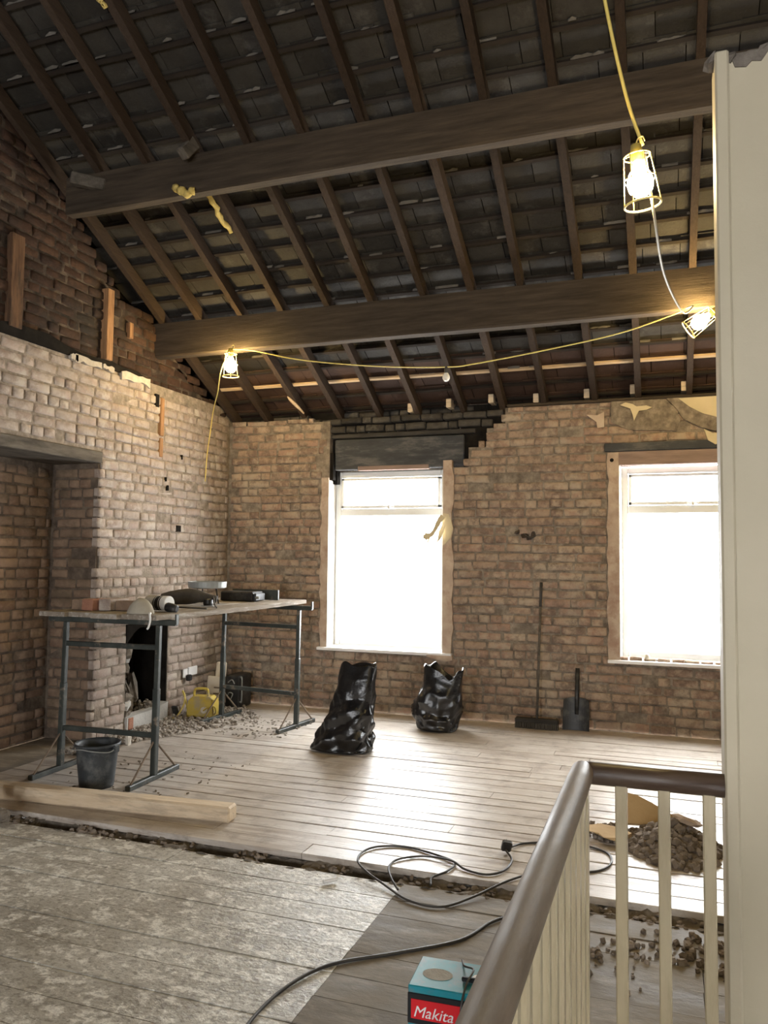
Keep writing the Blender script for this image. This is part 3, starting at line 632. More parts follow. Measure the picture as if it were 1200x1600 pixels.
# sawn timber stubs near the upper purlin, foam remains, splintered rafter feet
for (p, q, w, h, lab) in (((-4.17, 4.62, 4.36), (-3.95, 4.74, 4.32), .075, .09, 'sawn timber stub at the gable end of the upper purlin'), ((-3.185, 4.60, 4.37), (-3.16, 4.70, 4.50), .07, .09, 'short sawn timber stub sticking out above the upper purlin')):
    b_ = MB(); b_.bar(p, q, w, h); tag(b_.build('timber_stub', M['lintel_timber']), lab, 'timber')
def foam(pts, r, label, seed):
    rg = random.Random(seed); b_ = MB()
    P = spline(pts, 5); b_.tube([p + Vector((rg.uniform(-.008, .008), rg.uniform(-.008, .008), rg.uniform(-.008, .008))) for p in P], [r * rg.uniform(.6, 1.25) for _ in P], 7)
    return tag(b_.build('foam_bead', M['foam'], smooth=True), label, 'foam')
foam([(-3.30, 4.70, 4.19), (-3.24, 4.70, 4.15), (-3.20, 4.70, 4.13), (-3.15, 4.70, 4.145)], .028, 'lump of yellow expanding foam under the upper purlin', 1)
foam([(-3.225, 4.98, 4.275), (-3.215, 5.10, 4.20), (-3.222, 5.22, 4.14), (-3.20, 5.31, 4.085)], .02, 'yellow foam bead curling along a rafter', 2)
foam([(-3.20, 3.72, 4.93), (-3.20, 3.75, 4.905), (-3.20, 3.78, 4.89)], .018, 'scrap of yellow foam high by the top rafters', 3)
b_ = MB(); b_.tube(spline([(-3.60, 7.12, 3.16), (-3.56, 7.25, 3.09), (-3.53, 7.36, 3.03)], 4), [.006, .016, .02, .02, .02, .018, .014, .012, .01], 5); tag(b_.build('wood_splinter', M['new_wood']), 'pale splintered foot of a rafter near the corner', 'wood')

# ------------------------------------------------------------------ floor
sf = MB(); sf.box(-5.1, 4.3, Y0 - .2, 7.8, -.40, -.30)  # slab added under the boards to block sky light and darken the gaps
floor = struct(sf.build('floor', M['subfloor']), 'old floorboards')
rng = random.Random(17)
def board(x0, x1, y0, y1, z, m, th=.022, c=.003):
    b_ = MB(); t = rng.uniform(-.0025, .0025); t2 = rng.uniform(-.003, .003); V = []
    n = max(2, int((x1 - x0) / .5))
    for i in range(n + 1):
        x = x0 + (x1 - x0) * i / n; j = rng.uniform(-.0015, .0015)
        V += [(x, y0, z - th), (x, y0 + j, z - c + t), (x, y0 + c + j, z + t), (x, (y0 + y1) / 2, z + (t + t2) / 2 - .001), (x, y1 - c + j, z + t2), (x, y1 + j, z - c + t2), (x, y1, z - th)]
    F = [tuple(range(7))[::-1], tuple(n * 7 + k for k in range(7))]
    for i in range(n):
        for k in range(7): a, d = i * 7 + k, i * 7 + (k + 1) % 7; F.append((a, a + 7, d + 7, d))
    b_.add(V, F); return b_.build('floorboard', m, floor)
y = 3.815; row = 0
while y < 7.42:
    w = .143 if row else .15; w = min(w, 7.445 - y); x = XL + .005
    while x < 2.5:
        L_ = rng.uniform(1.6, 3.6); xe = min(x + L_, 2.6)
        if xe > 2.0: xe = 2.6
        board(x, xe - .003, y, y + w - .005, 0, M['floorboard'], .03); x = xe
    y += w; row += 1
y = 3.70
while y > 1.7:
    w = .172; x = -4.95
    for a, b, m in ((-4.9, -3.0 + rng.uniform(-.6, .6), 'plaster_board'), (None, -1.205, 'plaster_board'), (None, -.30 if y < 2.6 else .1 + rng.uniform(-.3, .3), 'grey_board'), (None, 2.6, 'grey_board')):
        a = a if a is not None else last
        if b - a > .1 and not (y < 2.6 and a > -.31): board(a, b - .003, y - w + .002, y, -.026, M[m], .025, .0015)
        last = b
    y -= w
nf = MB(); nf.box(-4.6, -.30, Y0, y + .002, -.08, -.026); nf.box(-.30, 4.2, Y0, 2.42, -.3, -.2); o = nf.build('rear_floor', M['subfloor'], floor)  # unseen floor, coloured dark to cut light bounced onto the roof
nf = MB(); nf.box(2.6, 4.2, 2.4, 7.8, -.1, 0); nf.box(-4.95, -4.44, 2.9, 5.4, -.1, -.004); nf.build('edge_floor', M['grey_board'], floor)
# trench where a partition stood: dirt with open gaps
gaps = [(-3.48, -3.22), (-2.80, -2.68), (-2.42, -2.16), (-2.0, -1.78), (-1.52, -1.24), (.16, .34)]
nx, ny = 230, 8; V = []; F = []
def gapd(x):
    return any(a < x < b for a, b in gaps)
for i in range(nx + 1):
    x = -4.5 + 5.6 * i / nx
    for j in range(ny + 1):
        yy = 3.685 + .15 * j / ny
        z = -.028 + .026 * noise.noise((x * 9, yy * 9, 0)) + .018 * noise.noise((x * 26, yy * 26, 3)) - (.014 * math.sin(j / ny * math.pi))
        if gapd(x) and 3.71 < yy < 3.81: z -= .14
        V.append((x, yy, z))
F = [(i * (ny + 1) + j, (i + 1) * (ny + 1) + j, (i + 1) * (ny + 1) + j + 1, i * (ny + 1) + j + 1) for i in range(nx) for j in range(ny)]
d_ = MB(); d_.add(V, F); d_.build('trench_dirt', M['dirt'], floor)['kind'] = 'stuff'
tr = MB()
for i in range(420):
    x = rng.uniform(-4.3, .9); s_ = rng.uniform(.008, .03) * (1.3 if x < -2.7 else 1)
    if gapd(x): continue
    tr.rock((x, 3.66 + rng.betavariate(2, 2) * .16, -.035 + s_ * .2), s_ * rng.uniform(.8, 2.2), s_, s_ * .55, rng)
o = tr.build('trench_rubble', M['rubble']); tag(o, 'crumbled mortar lying in the gap across the floorboards', 'rubble', kind='stuff')

# ------------------------------------------------------------------ the rest of the shell (out of view, closes the room)
rw = MB()
for a, b, c, d in ((-5.1, -3.0, -.1, 3.1), (-1.6, .6, -.1, 3.1), (2.0, 4.3, -.1, 3.1), (-3.0, -1.6, -.1, .6), (-3.0, -1.6, 2.5, 3.1), (.6, 2.0, -.1, .6), (.6, 2.0, 2.5, 3.1)): rw.box(a, b, Y0 - .1, Y0, c, d)
struct(rw.build('wall_rear', M['soot_mortar']), 'brick wall behind the viewpoint')  # unseen wall; dark finish chosen to cut bounce light on the roof
rr = MB(); rr.prism([(Y0 - .1, -.1), (7.9, -.1), (7.9, 3.1), (ry, rz_ + .15), (Y0 - .1, 3.2)], 'x', 4.2, 4.3); struct(rr.build('wall_right', M['soot_mortar']), 'brick wall far right')

# ------------------------------------------------------------------ cream stud wall at the right
CW = MB(); CW.bevbox(.160, 2.6, 2.44, 2.56, -.2, 3.03, .003)
cw = CW.build('wall_stud', M['cream_paint']); struct(cw, 'cream painted stud wall beside the stairs')
b_ = MB(); b_.bevbox(.150, .1885, 2.428, 2.572, -.2, 3.045, .006); b_.build('corner_trim', M['cream_paint'], cw)
rng = random.Random(33)
for i in range(16):
    b_ = MB(); b_.rock((.15 + .05 * i + rng.uniform(-.01, .01), 2.47 + rng.uniform(-.02, .03), 3.035 + rng.uniform(-.006, .01)), .07, .08, .035, rng, rz=0); b_.build('plaster_crumb', M['dirt'], cw)
b_ = MB(); b_.prism([(.192, 3.03), (.30, 3.03), (.275, 2.995), (.25, 3.0), (.235, 2.985), (.205, 2.99)], 'y', 2.436, 2.45); b_.build('plaster_scar', M['dirt'], cw)

# ------------------------------------------------------------------ balustrade
bal = empty('balustrade', (-.24, 2.44, 0)); tag(bal, 'stair balustrade with dark round handrail and cream spindles', 'balustrade')
XR, YR, ZR, RR = -.239, 2.462, .916, .0345
def rail(pts, name, m, rr=RR):
    b_ = MB(); b_.tube(pts, rr, 18); return b_.build(name, m, bal, smooth=True)
P = [(XR, .2 + i * .15, ZR) for i in range(15)] + [(XR, YR - .02, ZR), (XR + .003, YR + .012, ZR)]
o = rail(P, 'handrail', M['handrail'], [RR] * 15 + [RR * .98, RR * .72]); o['label'] = 'worn brown handrail running towards the viewer'
o = rail([(XR + .01, YR - .01, ZR - .002), (XR + .03, YR - .01, ZR - .002), (-.05, YR - .01, ZR - .002), (.150, YR - .01, ZR - .002)], 'handrail', M['handrail_cross'], .0325); o['label'] = 'dark cross handrail meeting the cream wall'
bm = MB(); bm.bevbox(-.017, .017, -.017, .017, -.10, ZR - .015, .003); bme = bm.mesh('baluster'); bme.materials.append(M['cream_gloss'])
for x in (-.129, -.011, .109): o = link('baluster', bme, bal); o.location = Vector((x, YR - .01, 0)) - Vector(bal.location); o.matrix_parent_inverse = Matrix.Identity(4)
for i in range(17): o = link('baluster', bme, bal); o.location = Vector((XR + .006, 2.385 - i * .115, 0)) - Vector(bal.location); o.matrix_parent_inverse = Matrix.Identity(4)
b_ = MB(); b_.bevbox(XR - .03, XR + .03, .2, YR + .03, -.20, -.005, .004); b_.bevbox(XR + .03, .15, YR - .04, YR + .03, -.20, -.005, .004); b_.build('string_board', M['cream_gloss'], bal)

# ------------------------------------------------------------------ builder's trestles and scaffold boards
def trestle(PL, PR, label, zt=1.075, lean=.02):
    c = ((PL[0] + PR[0]) / 2, (PL[1] + PR[1]) / 2, 0); t = empty('builders_trestle', c); tag(t, label, 'trestle', 'steel trestles under the boards')
    L_, R_ = Vector((*PL, 0)), Vector((*PR, 0)); d = (R_ - L_).normalized(); nrm = Vector((-d.y, d.x, 0)); up = Vector((0, 0, 1))
    tube = M['steel_green']
    for P_ in (L_, R_):
        b_ = MB(); b_.bar(P_ + up * .03, P_ + up * .62 + nrm * lean * .5, .042, .042); b_.build('post', tube, t)
        b_ = MB(); b_.bar(P_ + up * .55 + nrm * lean * .45, P_ + up * (zt - .02) + nrm * lean, .034, .034); b_.build('inner_post', tube, t)
        b_ = MB(); b_.bar(P_ - nrm * .30 + up * .018, P_ + nrm * .30 + up * .018, .04, .035); ft_ = b_.build('foot', tube, t)
        for s in (-1, 1):
            b_ = MB(); b_.tube([P_ + nrm * .27 * s + up * .03, P_ + up * .27], .007, 6); b_.build('brace', M['rusty'], ft_)
    b_ = MB(); b_.bar(L_ - d * .14 + up * zt + nrm * lean, R_ + d * .14 + up * zt + nrm * lean, .04, .04); b_.build('top_bar', tube, t)
    for e, s in ((L_ - d * .14, -1), (R_ + d * .14, 1)):
        b_ = MB(); b_.bar(e + up * (zt - .01) + nrm * lean, e + up * (zt + .06) + nrm * lean, .012, .03); b_.build('stop', tube, t)
    for z in (.90, .30):
        b_ = MB(); b_.bar(L_ + up * z + nrm * lean * z, R_ + up * z + nrm * lean * z, .03, .035); b_.build('rail', tube, t)
    return t
trestle((-4.105, 4.63), (-3.335, 4.665), 'green steel trestle nearest the alcove with the bucket under it')
trestle((-3.99, 6.62), (-3.155, 6.52), 'dark green steel trestle by the brick corner')
rng = random.Random(41)
for i, (xa, xb, da) in enumerate(((-4.22, -3.995, 0), (-3.985, -3.765, .03), (-3.755, -3.535, -.02), (-3.52, -3.235, .01))):
    b_ = MB(); l0, l1 = 4.50 + da, 6.74 + da * 2 - (.03 if i < 3 else 0); z0 = 1.103; sh = .02 + .03 * (i == 3)
    V = []
    n = 8
    for k in range(n + 1):
        t = k / n; yy = l0 + (l1 - l0) * t; zz = z0 - .006 * math.sin(t * math.pi); dx = sh * t
        V += [(xa + dx, yy, zz), (xb + dx, yy, zz), (xb + dx, yy, zz + .028), (xb + dx - .006, yy, zz + .034), (xa + dx + .006, yy, zz + .034), (xa + dx, yy, zz + .028)]
    F = [tuple(range(6)), tuple(n * 6 + k for k in range(6))[::-1]]
    for k in range(n):
        for j in range(6): a, c = k * 6 + j, k * 6 + (j + 1) % 6; F.append((a, a + 6, c + 6, c))
    b_.add(V, F); tag(b_.build('scaffold_board', M['scaffold']), ('scaffold board nearest the brick wall, across both trestles', 'second scaffold board from the wall, across both trestles', 'third scaffold board from the wall, under the dust mask', 'dusty outermost scaffold board, widest and furthest from the wall')[i], 'board', 'boards laid across the trestles')
BT = 1.1375
# bricks and tools on the boards
def block(name, x0, x1, y0, y1, z0, z1, m, label, cat, seed, rz=0, group=None):
    rg = random.Random(seed); c = Vector(((x0 + x1) / 2, (y0 + y1) / 2, z0)); b_ = MB(); b_.bevbox(x0 - c.x, x1 - c.x, y0 - c.y, y1 - c.y, 0, z1 - z0, .006)
    b_.v = [(x + rg.uniform(-.003, .003), y_ + rg.uniform(-.003, .003), z + (rg.uniform(-.003, .003) if z > .02 else 0)) for x, y_, z in b_.v]
    o = b_.build(name, m); o.location = c; o.rotation_euler.z = rz; return tag(o, label, cat, group)
G = 'old bricks on the scaffold boards'
block('loose_brick', -4.12, -4.02, 4.70, 4.92, BT, BT + .075, M['recess_brick'], 'dark brick on the boards, first from the alcove', 'brick', 1, .1, G)
block('loose_brick', -4.00, -3.90, 4.68, 4.90, BT, BT + .08, M['red_brick'], 'orange-red brick standing end-on among the bricks on the boards', 'brick', 2, -.05, G)
block('loose_brick', -3.888, -3.79, 4.72, 4.94, BT, BT + .082, M['pale_brick'], 'brick with whitish mortar on its end, on the boards', 'brick', 3, .03, G)
block('loose_brick', -3.785, -3.61, 4.78, 4.86, BT, BT + .072, M['recess_brick'], 'brown brick lying lengthwise on the boards behind the dust mask', 'brick', 4, .05, G)
# dust mask with strap
dm = empty('dust_mask', (-3.43, 4.60, BT)); tag(dm, 'off-white dust mask with loose strap at the near board end', 'dust mask')
b_ = MB(); V = []; F = []; n = 18
for i, (rr, h) in enumerate(((1.0, 0), (.97, .016), (.80, .055), (.55, .085), (.3, .10), (.08, .106))):
    for k in range(n): t = 2 * math.pi * k / n; V.append((.105 * rr * math.cos(t), .07 * rr * math.sin(t), h * (1 + .05 * math.sin(3 * t))))
for i in range(5):
    for k in range(n): F.append((i * n + k, i * n + (k + 1) % n, (i + 1) * n + (k + 1) % n, (i + 1) * n + k))
F.append(tuple(5 * n + k for k in range(n))); F.append(tuple(range(n))[::-1])
b_.add(V, F, Matrix.Translation(dm.location)); b_.build('cup', M['dust_mask'], dm, smooth=True)
b_ = MB(); b_.tube(spline([(-3.34, 4.58, BT + .012), (-3.29, 4.52, BT + .012), (-3.27, 4.485, BT + .010), (-3.26, 4.478, BT - .03), (-3.27, 4.476, BT - .075), (-3.28, 4.475, BT - .09)], 5), .007, 6); b_.build('strap', M['white_print'], dm)
# tin on its side with a white label
tn = empty('paint_tin', (-3.49, 4.90, BT)); tag(tn, 'black and white tin lying on its side behind the dust mask', 'tin')
Mt = Matrix.Translation((-3.60, 4.92, BT + .056)) @ Matrix.Rotation(R(-10), 4, 'Z') @ Matrix.Rotation(R(90), 4, 'Y')
b_ = MB(); b_.lathe([(.050, 0), (.055, .006), (.055, .09), (.05, .096)], 22, Mt); b_.build('lid', M['dust_mask'], tn, smooth=False)
b_ = MB(); b_.lathe([(.052, .09), (.054, .095), (.054, .16)], 22, Mt); tb_ = b_.build('body', M['card_black'], tn)
b_ = MB(); b_.lathe([(.0545, .16), (.0545, .205), (.05, .21)], 22, Mt); b_.build('label_band', M['white_print'], tb_)
b_ = MB(); b_.lathe([(.0548, .105), (.0548, .108)], 22, Mt); b_.lathe([(.0548, .145), (.0548, .148)], 22, Mt); b_.build('print_band', M['white_print'], tb_)
# small dark sockets / bits
b_ = MB(); b_.lathe([(.03, 0), (.034, .01), (.034, .07), (.028, .085), (.02, .09)], 14, Matrix.Translation((-3.40, 4.86, BT + .034)) @ Matrix.Rotation(R(100), 4, 'Y')); tag(b_.build('drill_chuck', M['black_plastic']), 'black chuck lying on the boards right of the tin', 'chuck')
# angle grinder
ag = empty('angle_grinder', (-3.65, 5.55, BT)); tag(ag, 'black angle grinder with cord lying mid-board', 'power tool')
b_ = MB(); P = [(-3.86, 5.45, BT + .055), (-3.80, 5.47, BT + .06), (-3.70, 5.50, BT + .07), (-3.60, 5.54, BT + .075), (-3.52, 5.57, BT + .065), (-3.44, 5.60, BT + .05)]
b_.tube(spline(P, 4), [.04, .042, .046, .05, .054, .056, .058, .06, .062, .064, .064, .062, .058, .052, .046, .042, .038, .034, .032, .03, .028], 12); b_.build('body', M['glove'], ag, smooth=True)
b_ = MB(); b_.lathe([(.035, 0), (.04, .02), (.036, .05), (.02, .06)], 14, Matrix.Translation((-3.47, 5.52, BT + .002))); b_.build('gear_head', M['black_plastic'], ag)
b_ = MB(); b_.lathe([(.055, 0), (.055, .004), (.01, .008)], 18, Matrix.Translation((-3.47, 5.52, BT + .001))); b_.build('disc', M['grey_metal'], ag)
b_ = MB(); b_.tube(spline([(-3.46, 5.58, BT + .075), (-3.36, 5.44, BT + .02), (-3.26, 5.30, BT + .012), (-3.22, 5.24, BT + .012)], 6), .006, 6); b_.tube(spline([(-3.80, 5.2, BT + .010), (-3.55, 5.16, BT + .010), (-3.35, 5.14, BT + .010), (-3.23, 5.12, BT + .010)], 6), .006, 6); b_.build('cord', M['cable'], ag)
# shallow tray on a wire stand
ty = empty('round_tray', (-3.67, 5.82, BT)); tag(ty, 'shallow pale round metal dish on thin legs above the grinder', 'dish')
b_ = MB(); b_.lathe([(.13, .128), (.158, .135), (.162, .185), (.157, .186), (.152, .145), (.02, .14)], 30, Matrix.Translation((-3.67, 5.82, BT))); b_.build('dish', M['grey_metal'], ty)
for dx, dy in ((.12, -.02), (.05, .09), (-.10, .07), (-.06, -.09)):
    b_ = MB(); b_.tube([(-3.67 + dx * .8, 5.82 + dy * .8, BT + .13), (-3.67 + dx * 1.05, 5.82 + dy * 1.05, BT + .002)], .006, 6); b_.build('leg', M['black_plastic'], ty)
# black case and flat box near the far trestle
kc = empty('tool_case', (-3.62, 6.3, BT)); tag(kc, 'black tool case on the boards by the far trestle', 'case')
b_ = MB(); b_.bevbox(-3.80, -3.47, 6.24, 6.44, BT, BT + .085, .01); b_.build('body', M['black_plastic'], kc)
b_ = MB(); b_.bevbox(-3.468, -3.440, 6.25, 6.42, BT + .005, BT + .07, .006); b_.build('end_cap', M['bucket_plastic'], kc)
b_ = MB(); b_.tube([(-3.445, 6.26, BT + .035), (-3.405, 6.25, BT + .035)], .012, 8); b_.build('latch', M['grey_metal'], kc)
b_ = MB(); b_.bevbox(-3.84, -3.36, 6.52, 6.545, BT, BT + .095, .004); tag(b_.build('steel_plate', M['steel_green']), 'thin dark plate standing on edge behind the black case', 'plate')

# ------------------------------------------------------------------ bucket
bu = empty('rubble_bucket', (-3.595, 4.40, 0)); tag(bu, 'black rubber builder\'s bucket beside the near trestle', 'bucket')
Mb = Matrix.Translation((-3.595, 4.40, .002))
b_ = MB(); b_.lathe([(.10, 0), (.108, .0), (.112, .02), (.135, .24), (.140, .27), (.150, .272), (.150, .288), (.142, .290), (.134, .272), (.128, .24), (.106, .03), (.02, .025)], 32, Mb); bb_ = b_.build('body', M['bucket_plastic'], bu, smooth=True)
for s in (-1, 1):
    b_ = MB(); b_.bevbox(-3.595 + s * .150 - .012, -3.595 + s * .150 + .012, 4.375, 4.425, .235, .285, .006); b_.build('lug', M['white_print'] if s < 0 else M['bucket_plastic'], bb_)
b_ = MB(); b_.tube(spline([(-3.745, 4.40, .262), (-3.74, 4.33, .250), (-3.66, 4.265, .262), (-3.595, 4.245, .272), (-3.52, 4.265, .262), (-3.45, 4.33, .25), (-3.445, 4.40, .262)], 5), .004, 6); b_.build('handle', M['grey_metal'], bu)

# ------------------------------------------------------------------ loose timber and broken brick lumps on the near floor
tb = MB(); p0, p1 = Vector((-4.42, 3.945, .047)), Vector((-2.39, 4.12, .047)); tb.bar(p0, p1, .105, .092)
tag(tb.build('timber_baulk', M['pine']), 'long pale sawn timber lying on the floor in front of the bucket', 'timber')
rng = random.Random(50)
for i, (x, y, s, m, lab) in enumerate(((-3.80, 3.66, .17, 'red_brick', 'orange broken brick at the left end of the floor gap'), (-3.70, 3.62, .12, 'dirt', 'grey mortar lump below the orange broken brick'), (-3.62, 3.64, .08, 'dirt', 'small crumbled mortar lump beside the floor gap'), (-4.02, 3.60, .13, 'dirt', 'rough mortar lump at the picture\'s left edge'))):
    b_ = MB(); b_.rock((x, y, .02 + s * .2 + (.06 if i == 0 else 0)), s * 1.2, s, s * .62, rng, rz=.2); tag(b_.build('brick_lump', M[m]), lab, 'rubble', 'broken lumps at the floor gap')

# ------------------------------------------------------------------ bin bags
def bag(name, loc, rings, label, seed, topfun, n=88, m=72, crumple=1.0):
    """rings: list of (h, cx, cy, a, b); height scaled by topfun(theta)"""
    V = []; F = []; rg = random.Random(seed)
    CR = [((rg.uniform(-1, 1), rg.uniform(-1, 1), rg.uniform(-1, 1)), f, rg.random(), am) for f, am in ((3.5, .16), (4.5, .13), (6.5, .10), (8, .08), (11, .08), (15, .07))]
    CR += [((rg.uniform(-1, 1), rg.uniform(-1, 1), rg.uniform(-.25, .25)), f, rg.random(), am) for f, am in ((3, .10), (4.5, .08), (7, .05), (10, .03))]
    def ring(t):
        for (h0, *q0), (h1, *q1) in zip(rings, rings[1:]):
            if h0 <= t <= h1 + 1e-6:
                k = (t - h0) / (h1 - h0); k = k * k * (3 - 2 * k) * .5 + k * .5; return [a + (b - a) * k for a, b in zip(q0, q1)]
        return list(rings[-1][1:])
    for i in range(m + 1):
        t = i / m; cx, cy, a, b, z = ring(t)
        for k in range(n):
            th = 2 * math.pi * k / n; c, s = math.cos(th), math.sin(th)
            ex = .75; x = a * math.copysign(abs(c) ** ex, c); y = b * math.copysign(abs(s) ** ex, s)
            zz = z + topfun(th) * max(0, (t - .55) / .45) ** 1.4
            p = Vector((x, y, zz)); up = min(1, max(0, (t - .5) / .3))
            tri = lambda v: abs(v - math.floor(v) - .5) * 2 - .5
            wob = .25 * noise.noise((p.x * 5 + seed, p.y * 5, p.z * 5))
            lo_ = sum(amp * tri(Vector(dr).dot(p) * fr + ph + wob) for dr, fr, ph, amp in CR[:6]); hi_ = sum(amp * tri(Vector(dr).dot(p) * fr + ph + wob) for dr, fr, ph, amp in CR[6:])
            fl = min(1, t / .08); q = 1 + crumple * ((1 - up) * lo_ * fl + up * hi_)
            V.append((cx + x * q, cy + y * q, max(.0, zz + (1 - up) * fl * .05 * lo_)))
    # open mouth: turn inwards and down
    base = len(V); top = V[-n:]; mx = sum(p[0] for p in top) / n; my = sum(p[1] for p in top) / n
    V += [(mx + (p[0] - mx) * .93, my + (p[1] - my) * .90, p[2] - .006) for p in top]; V += [(mx + (p[0] - mx) * .8, my + (p[1] - my) * .7, p[2] * .72) for p in top]
    for i in range(m + 2):
        for k in range(n): F.append((i * n + k, i * n + (k + 1) % n, (i + 1) * n + (k + 1) % n, (i + 1) * n + k))
    F.append(tuple(range(n))[::-1]); F.append(tuple((m + 2) * n + k for k in range(n)))
    b_ = MB(); b_.add(V, F, Matrix.Translation(loc)); o = b_.build(name, M['bin_bag'], smooth=True); return tag(o, label, 'bin bag', 'black bin bags on the boards')
bag('bin_bag', (-2.45, 5.93, .001), [(0, -.015, 0, .225, .14, 0), (.04, -.01, 0, .25, .165, .012), (.12, .0, 0, .225, .165, .07), (.25, .015, .0, .205, .16, .15), (.45, .05, .01, .18, .145, .29), (.62, .085, .02, .160, .11, .43), (.82, .115, .02, .155, .08, .58), (1, .125, .03, .148, .055, .69)],
    'tall black bin bag in front of the left window', 3, lambda th: .015 * math.sin(th * 2 + .6) + .010 * math.sin(th * 5) - .02 * abs(math.cos(th)) ** 4)
def ears(th):
    c = math.cos(th); u = math.copysign(abs(c) ** .75, c)
    for (a, ha), (b, hb) in zip(((-1, .105), (-.55, .125), (.35, .0), (.75, .045), (1, .10)), ((-.55, .125), (.35, .0), (.75, .045), (1, .10), (1.01, .10))):
        if a <= u <= b: return ha + (hb - ha) * (u - a) / (b - a) + .012 * math.sin(th * 7)
    return .1
bag('bin_bag', (-1.93, 6.93, .001), [(0, 0, 0, .15, .12, 0), (.06, -.02, 0, .185, .15, .02), (.3, -.03, 0, .215, .165, .14), (.5, -.01, 0, .195, .155, .25), (.7, .02, 0, .18, .135, .36), (.88, .035, 0, .185, .11, .42), (1, .04, 0, .19, .10, .46)],
    'short black bin bag with two raised corners near the end wall', 17, ears)
# spread bottom corner of the tall bag is part of the same sack
# ------------------------------------------------------------------ broom and shovel
br = empty('broom', (-1.12, 7.36, 0)); tag(br, 'long-handled broom leaning on the brick pier between the windows', 'broom')
b_ = MB(); b_.tube([(-1.118, 7.315, .085), (-1.105, 7.37, .75), (-1.097, 7.398, 1.10)], [.0115, .0115, .0115], 10); b_.build('handle', M['lintel_timber'], br, smooth=True)
b_ = MB(); b_.tube([(-1.097, 7.398, 1.10), (-1.092, 7.416, 1.325)], [.0135, .0135], 10); b_.build('grip', M['cable'], br, smooth=True)
b_ = MB(); b_.bevbox(-1.315, -.925, 7.28, 7.35, .05, .092, .008); b_.build('head', M['dark_timber'], br)
b_ = MB(); rng = random.Random(61)
for i in range(26):
    for j in range(3):
        x = -1.308 + .0150 * i; yy = 7.292 + .02 * j; b_.bar((x, yy, .055), (x + rng.uniform(-.004, .004), yy + (j - 1) * .008, .001), .012, .016)
b_.build('bristles', M['glove'], br)['kind'] = 'stuff'
sh = empty('shovel', (-.77, 7.38, 0)); tag(sh, 'black square-mouth shovel standing against the wall under the right window', 'shovel')
b_ = MB(); prof = [(-.115, 0, .02), (.115, 0, .02)]
V = []; nx, nz = 10, 8
for j in range(nz + 1):
    z = .005 + .285 * j / nz
    for i in range(nx + 1):
        u = -1 + 2 * i / nx; V.append((-.775 + u * .118 * (1 - .04 * (j / nz)), 7.36 + .055 * j / nz - .022 * u * u + .0, z - (.02 * u * u if j == nz else 0)))
F = [(j * (nx + 1) + i, j * (nx + 1) + i + 1, (j + 1) * (nx + 1) + i + 1, (j + 1) * (nx + 1) + i) for j in range(nz) for i in range(nx)]
N_ = len(V); V += [(x, y + .004, z) for x, y, z in V]; F += [tuple(k + N_ for k in f[::-1]) for f in F]
edge = [i for i in range(nx + 1)] + [(j + 1) * (nx + 1) - 1 for j in range(1, nz + 1)] + [nz * (nx + 1) + i for i in range(nx - 1, -1, -1)] + [j * (nx + 1) for j in range(nz - 1, 0, -1)]
F += [(edge[(k + 1) % len(edge)], edge[k], edge[k] + N_, edge[(k + 1) % len(edge)] + N_) for k in range(len(edge))]
b_.add(V, F); b_.build('blade', M['black_plastic'], sh)
b_ = MB(); b_.tube([(-.772, 7.385, .14), (-.770, 7.405, .29), (-.766, 7.425, .55)], [.018, .021, .019], 10); b_.build('shaft', M['black_plastic'], sh, smooth=True)

# ------------------------------------------------------------------ cables on the floor
def cable(name, pts, r, m, label, n=7, group=None):
    b_ = MB(); b_.tube(spline(pts, n), r, 6); return tag(b_.build(name, M[m], smooth=True), label, 'cable', group)
h = .007
xc = empty('extension_cable', (-.79, 4.19, 0)); tag(xc, 'black looped cable with plug lying across the floor gap', 'cable')
b_ = MB(); b_.tube(spline([(-.80, 4.17, .03), (-.755, 4.10, h), (-.77, 3.95, h), (-.84, 3.875, h), (-.95, 3.90, h), (-1.04, 3.965, h + .008), (-1.19, 3.99, h), (-1.30, 3.905, h), (-1.315, 3.80, .004), (-1.26, 3.68, .0), (-1.2, 3.60, -.012)], 9), .0056, 7)
b_.tube(spline([(-1.07, 3.70, -.012), (-1.08, 3.76, .0), (-1.03, 3.84, h), (-1.015, 3.94, h), (-1.06, 4.00, h), (-1.29, 4.08, h), (-1.44, 4.045, h), (-1.505, 3.95, h), (-1.49, 3.82, h), (-1.41, 3.72, .002), (-1.28, 3.63, -.012), (-1.12, 3.52, -.018), (-.965, 3.51, -.018), (-.85, 3.65, -.012), (-.73, 3.83, h), (-.60, 4.0, h), (-.45, 4.06, h), (-.33, 4.12, h), (-.275, 4.25, h), (-.31, 4.39, h), (-.45, 4.45, h), (-.62, 4.42, h), (-.74, 4.36, h), (-.79, 4.26, .015)], 9), .0056, 7)
b_.build('flex', M['cable'], xc, smooth=True)
b_ = MB(); Mp = Matrix.Translation((-.80, 4.20, .035)) @ Euler((R(20), R(10), R(20))).to_matrix().to_4x4()
b_.bevbox(-.026, .026, -.012, .024, -.028, .030, .008, Mp); pg_ = b_.build('plug', M['black_plastic'], xc)
b_ = MB()
for x in (-.012, .012): b_.box(x - .003, x + .003, .024, .042, -.012, -.004, Mp)
b_.box(-.002, .002, .024, .044, .006, .014, Mp); b_.build('pins', M['grey_metal'], pg_)
cable('floor_cable', [(-1.30, 2.20, -.019), (-1.335, 2.45, -.019), (-1.315, 2.68, -.019), (-1.225, 2.88, -.019), (-1.02, 3.05, -.019), (-.81, 3.24, -.019), (-.72, 3.45, -.019), (-.62, 3.55, -.019), (-.47, 3.56, -.019)], .0066, 'cable', 'single dark cable curving over the edge of the whitened boards')
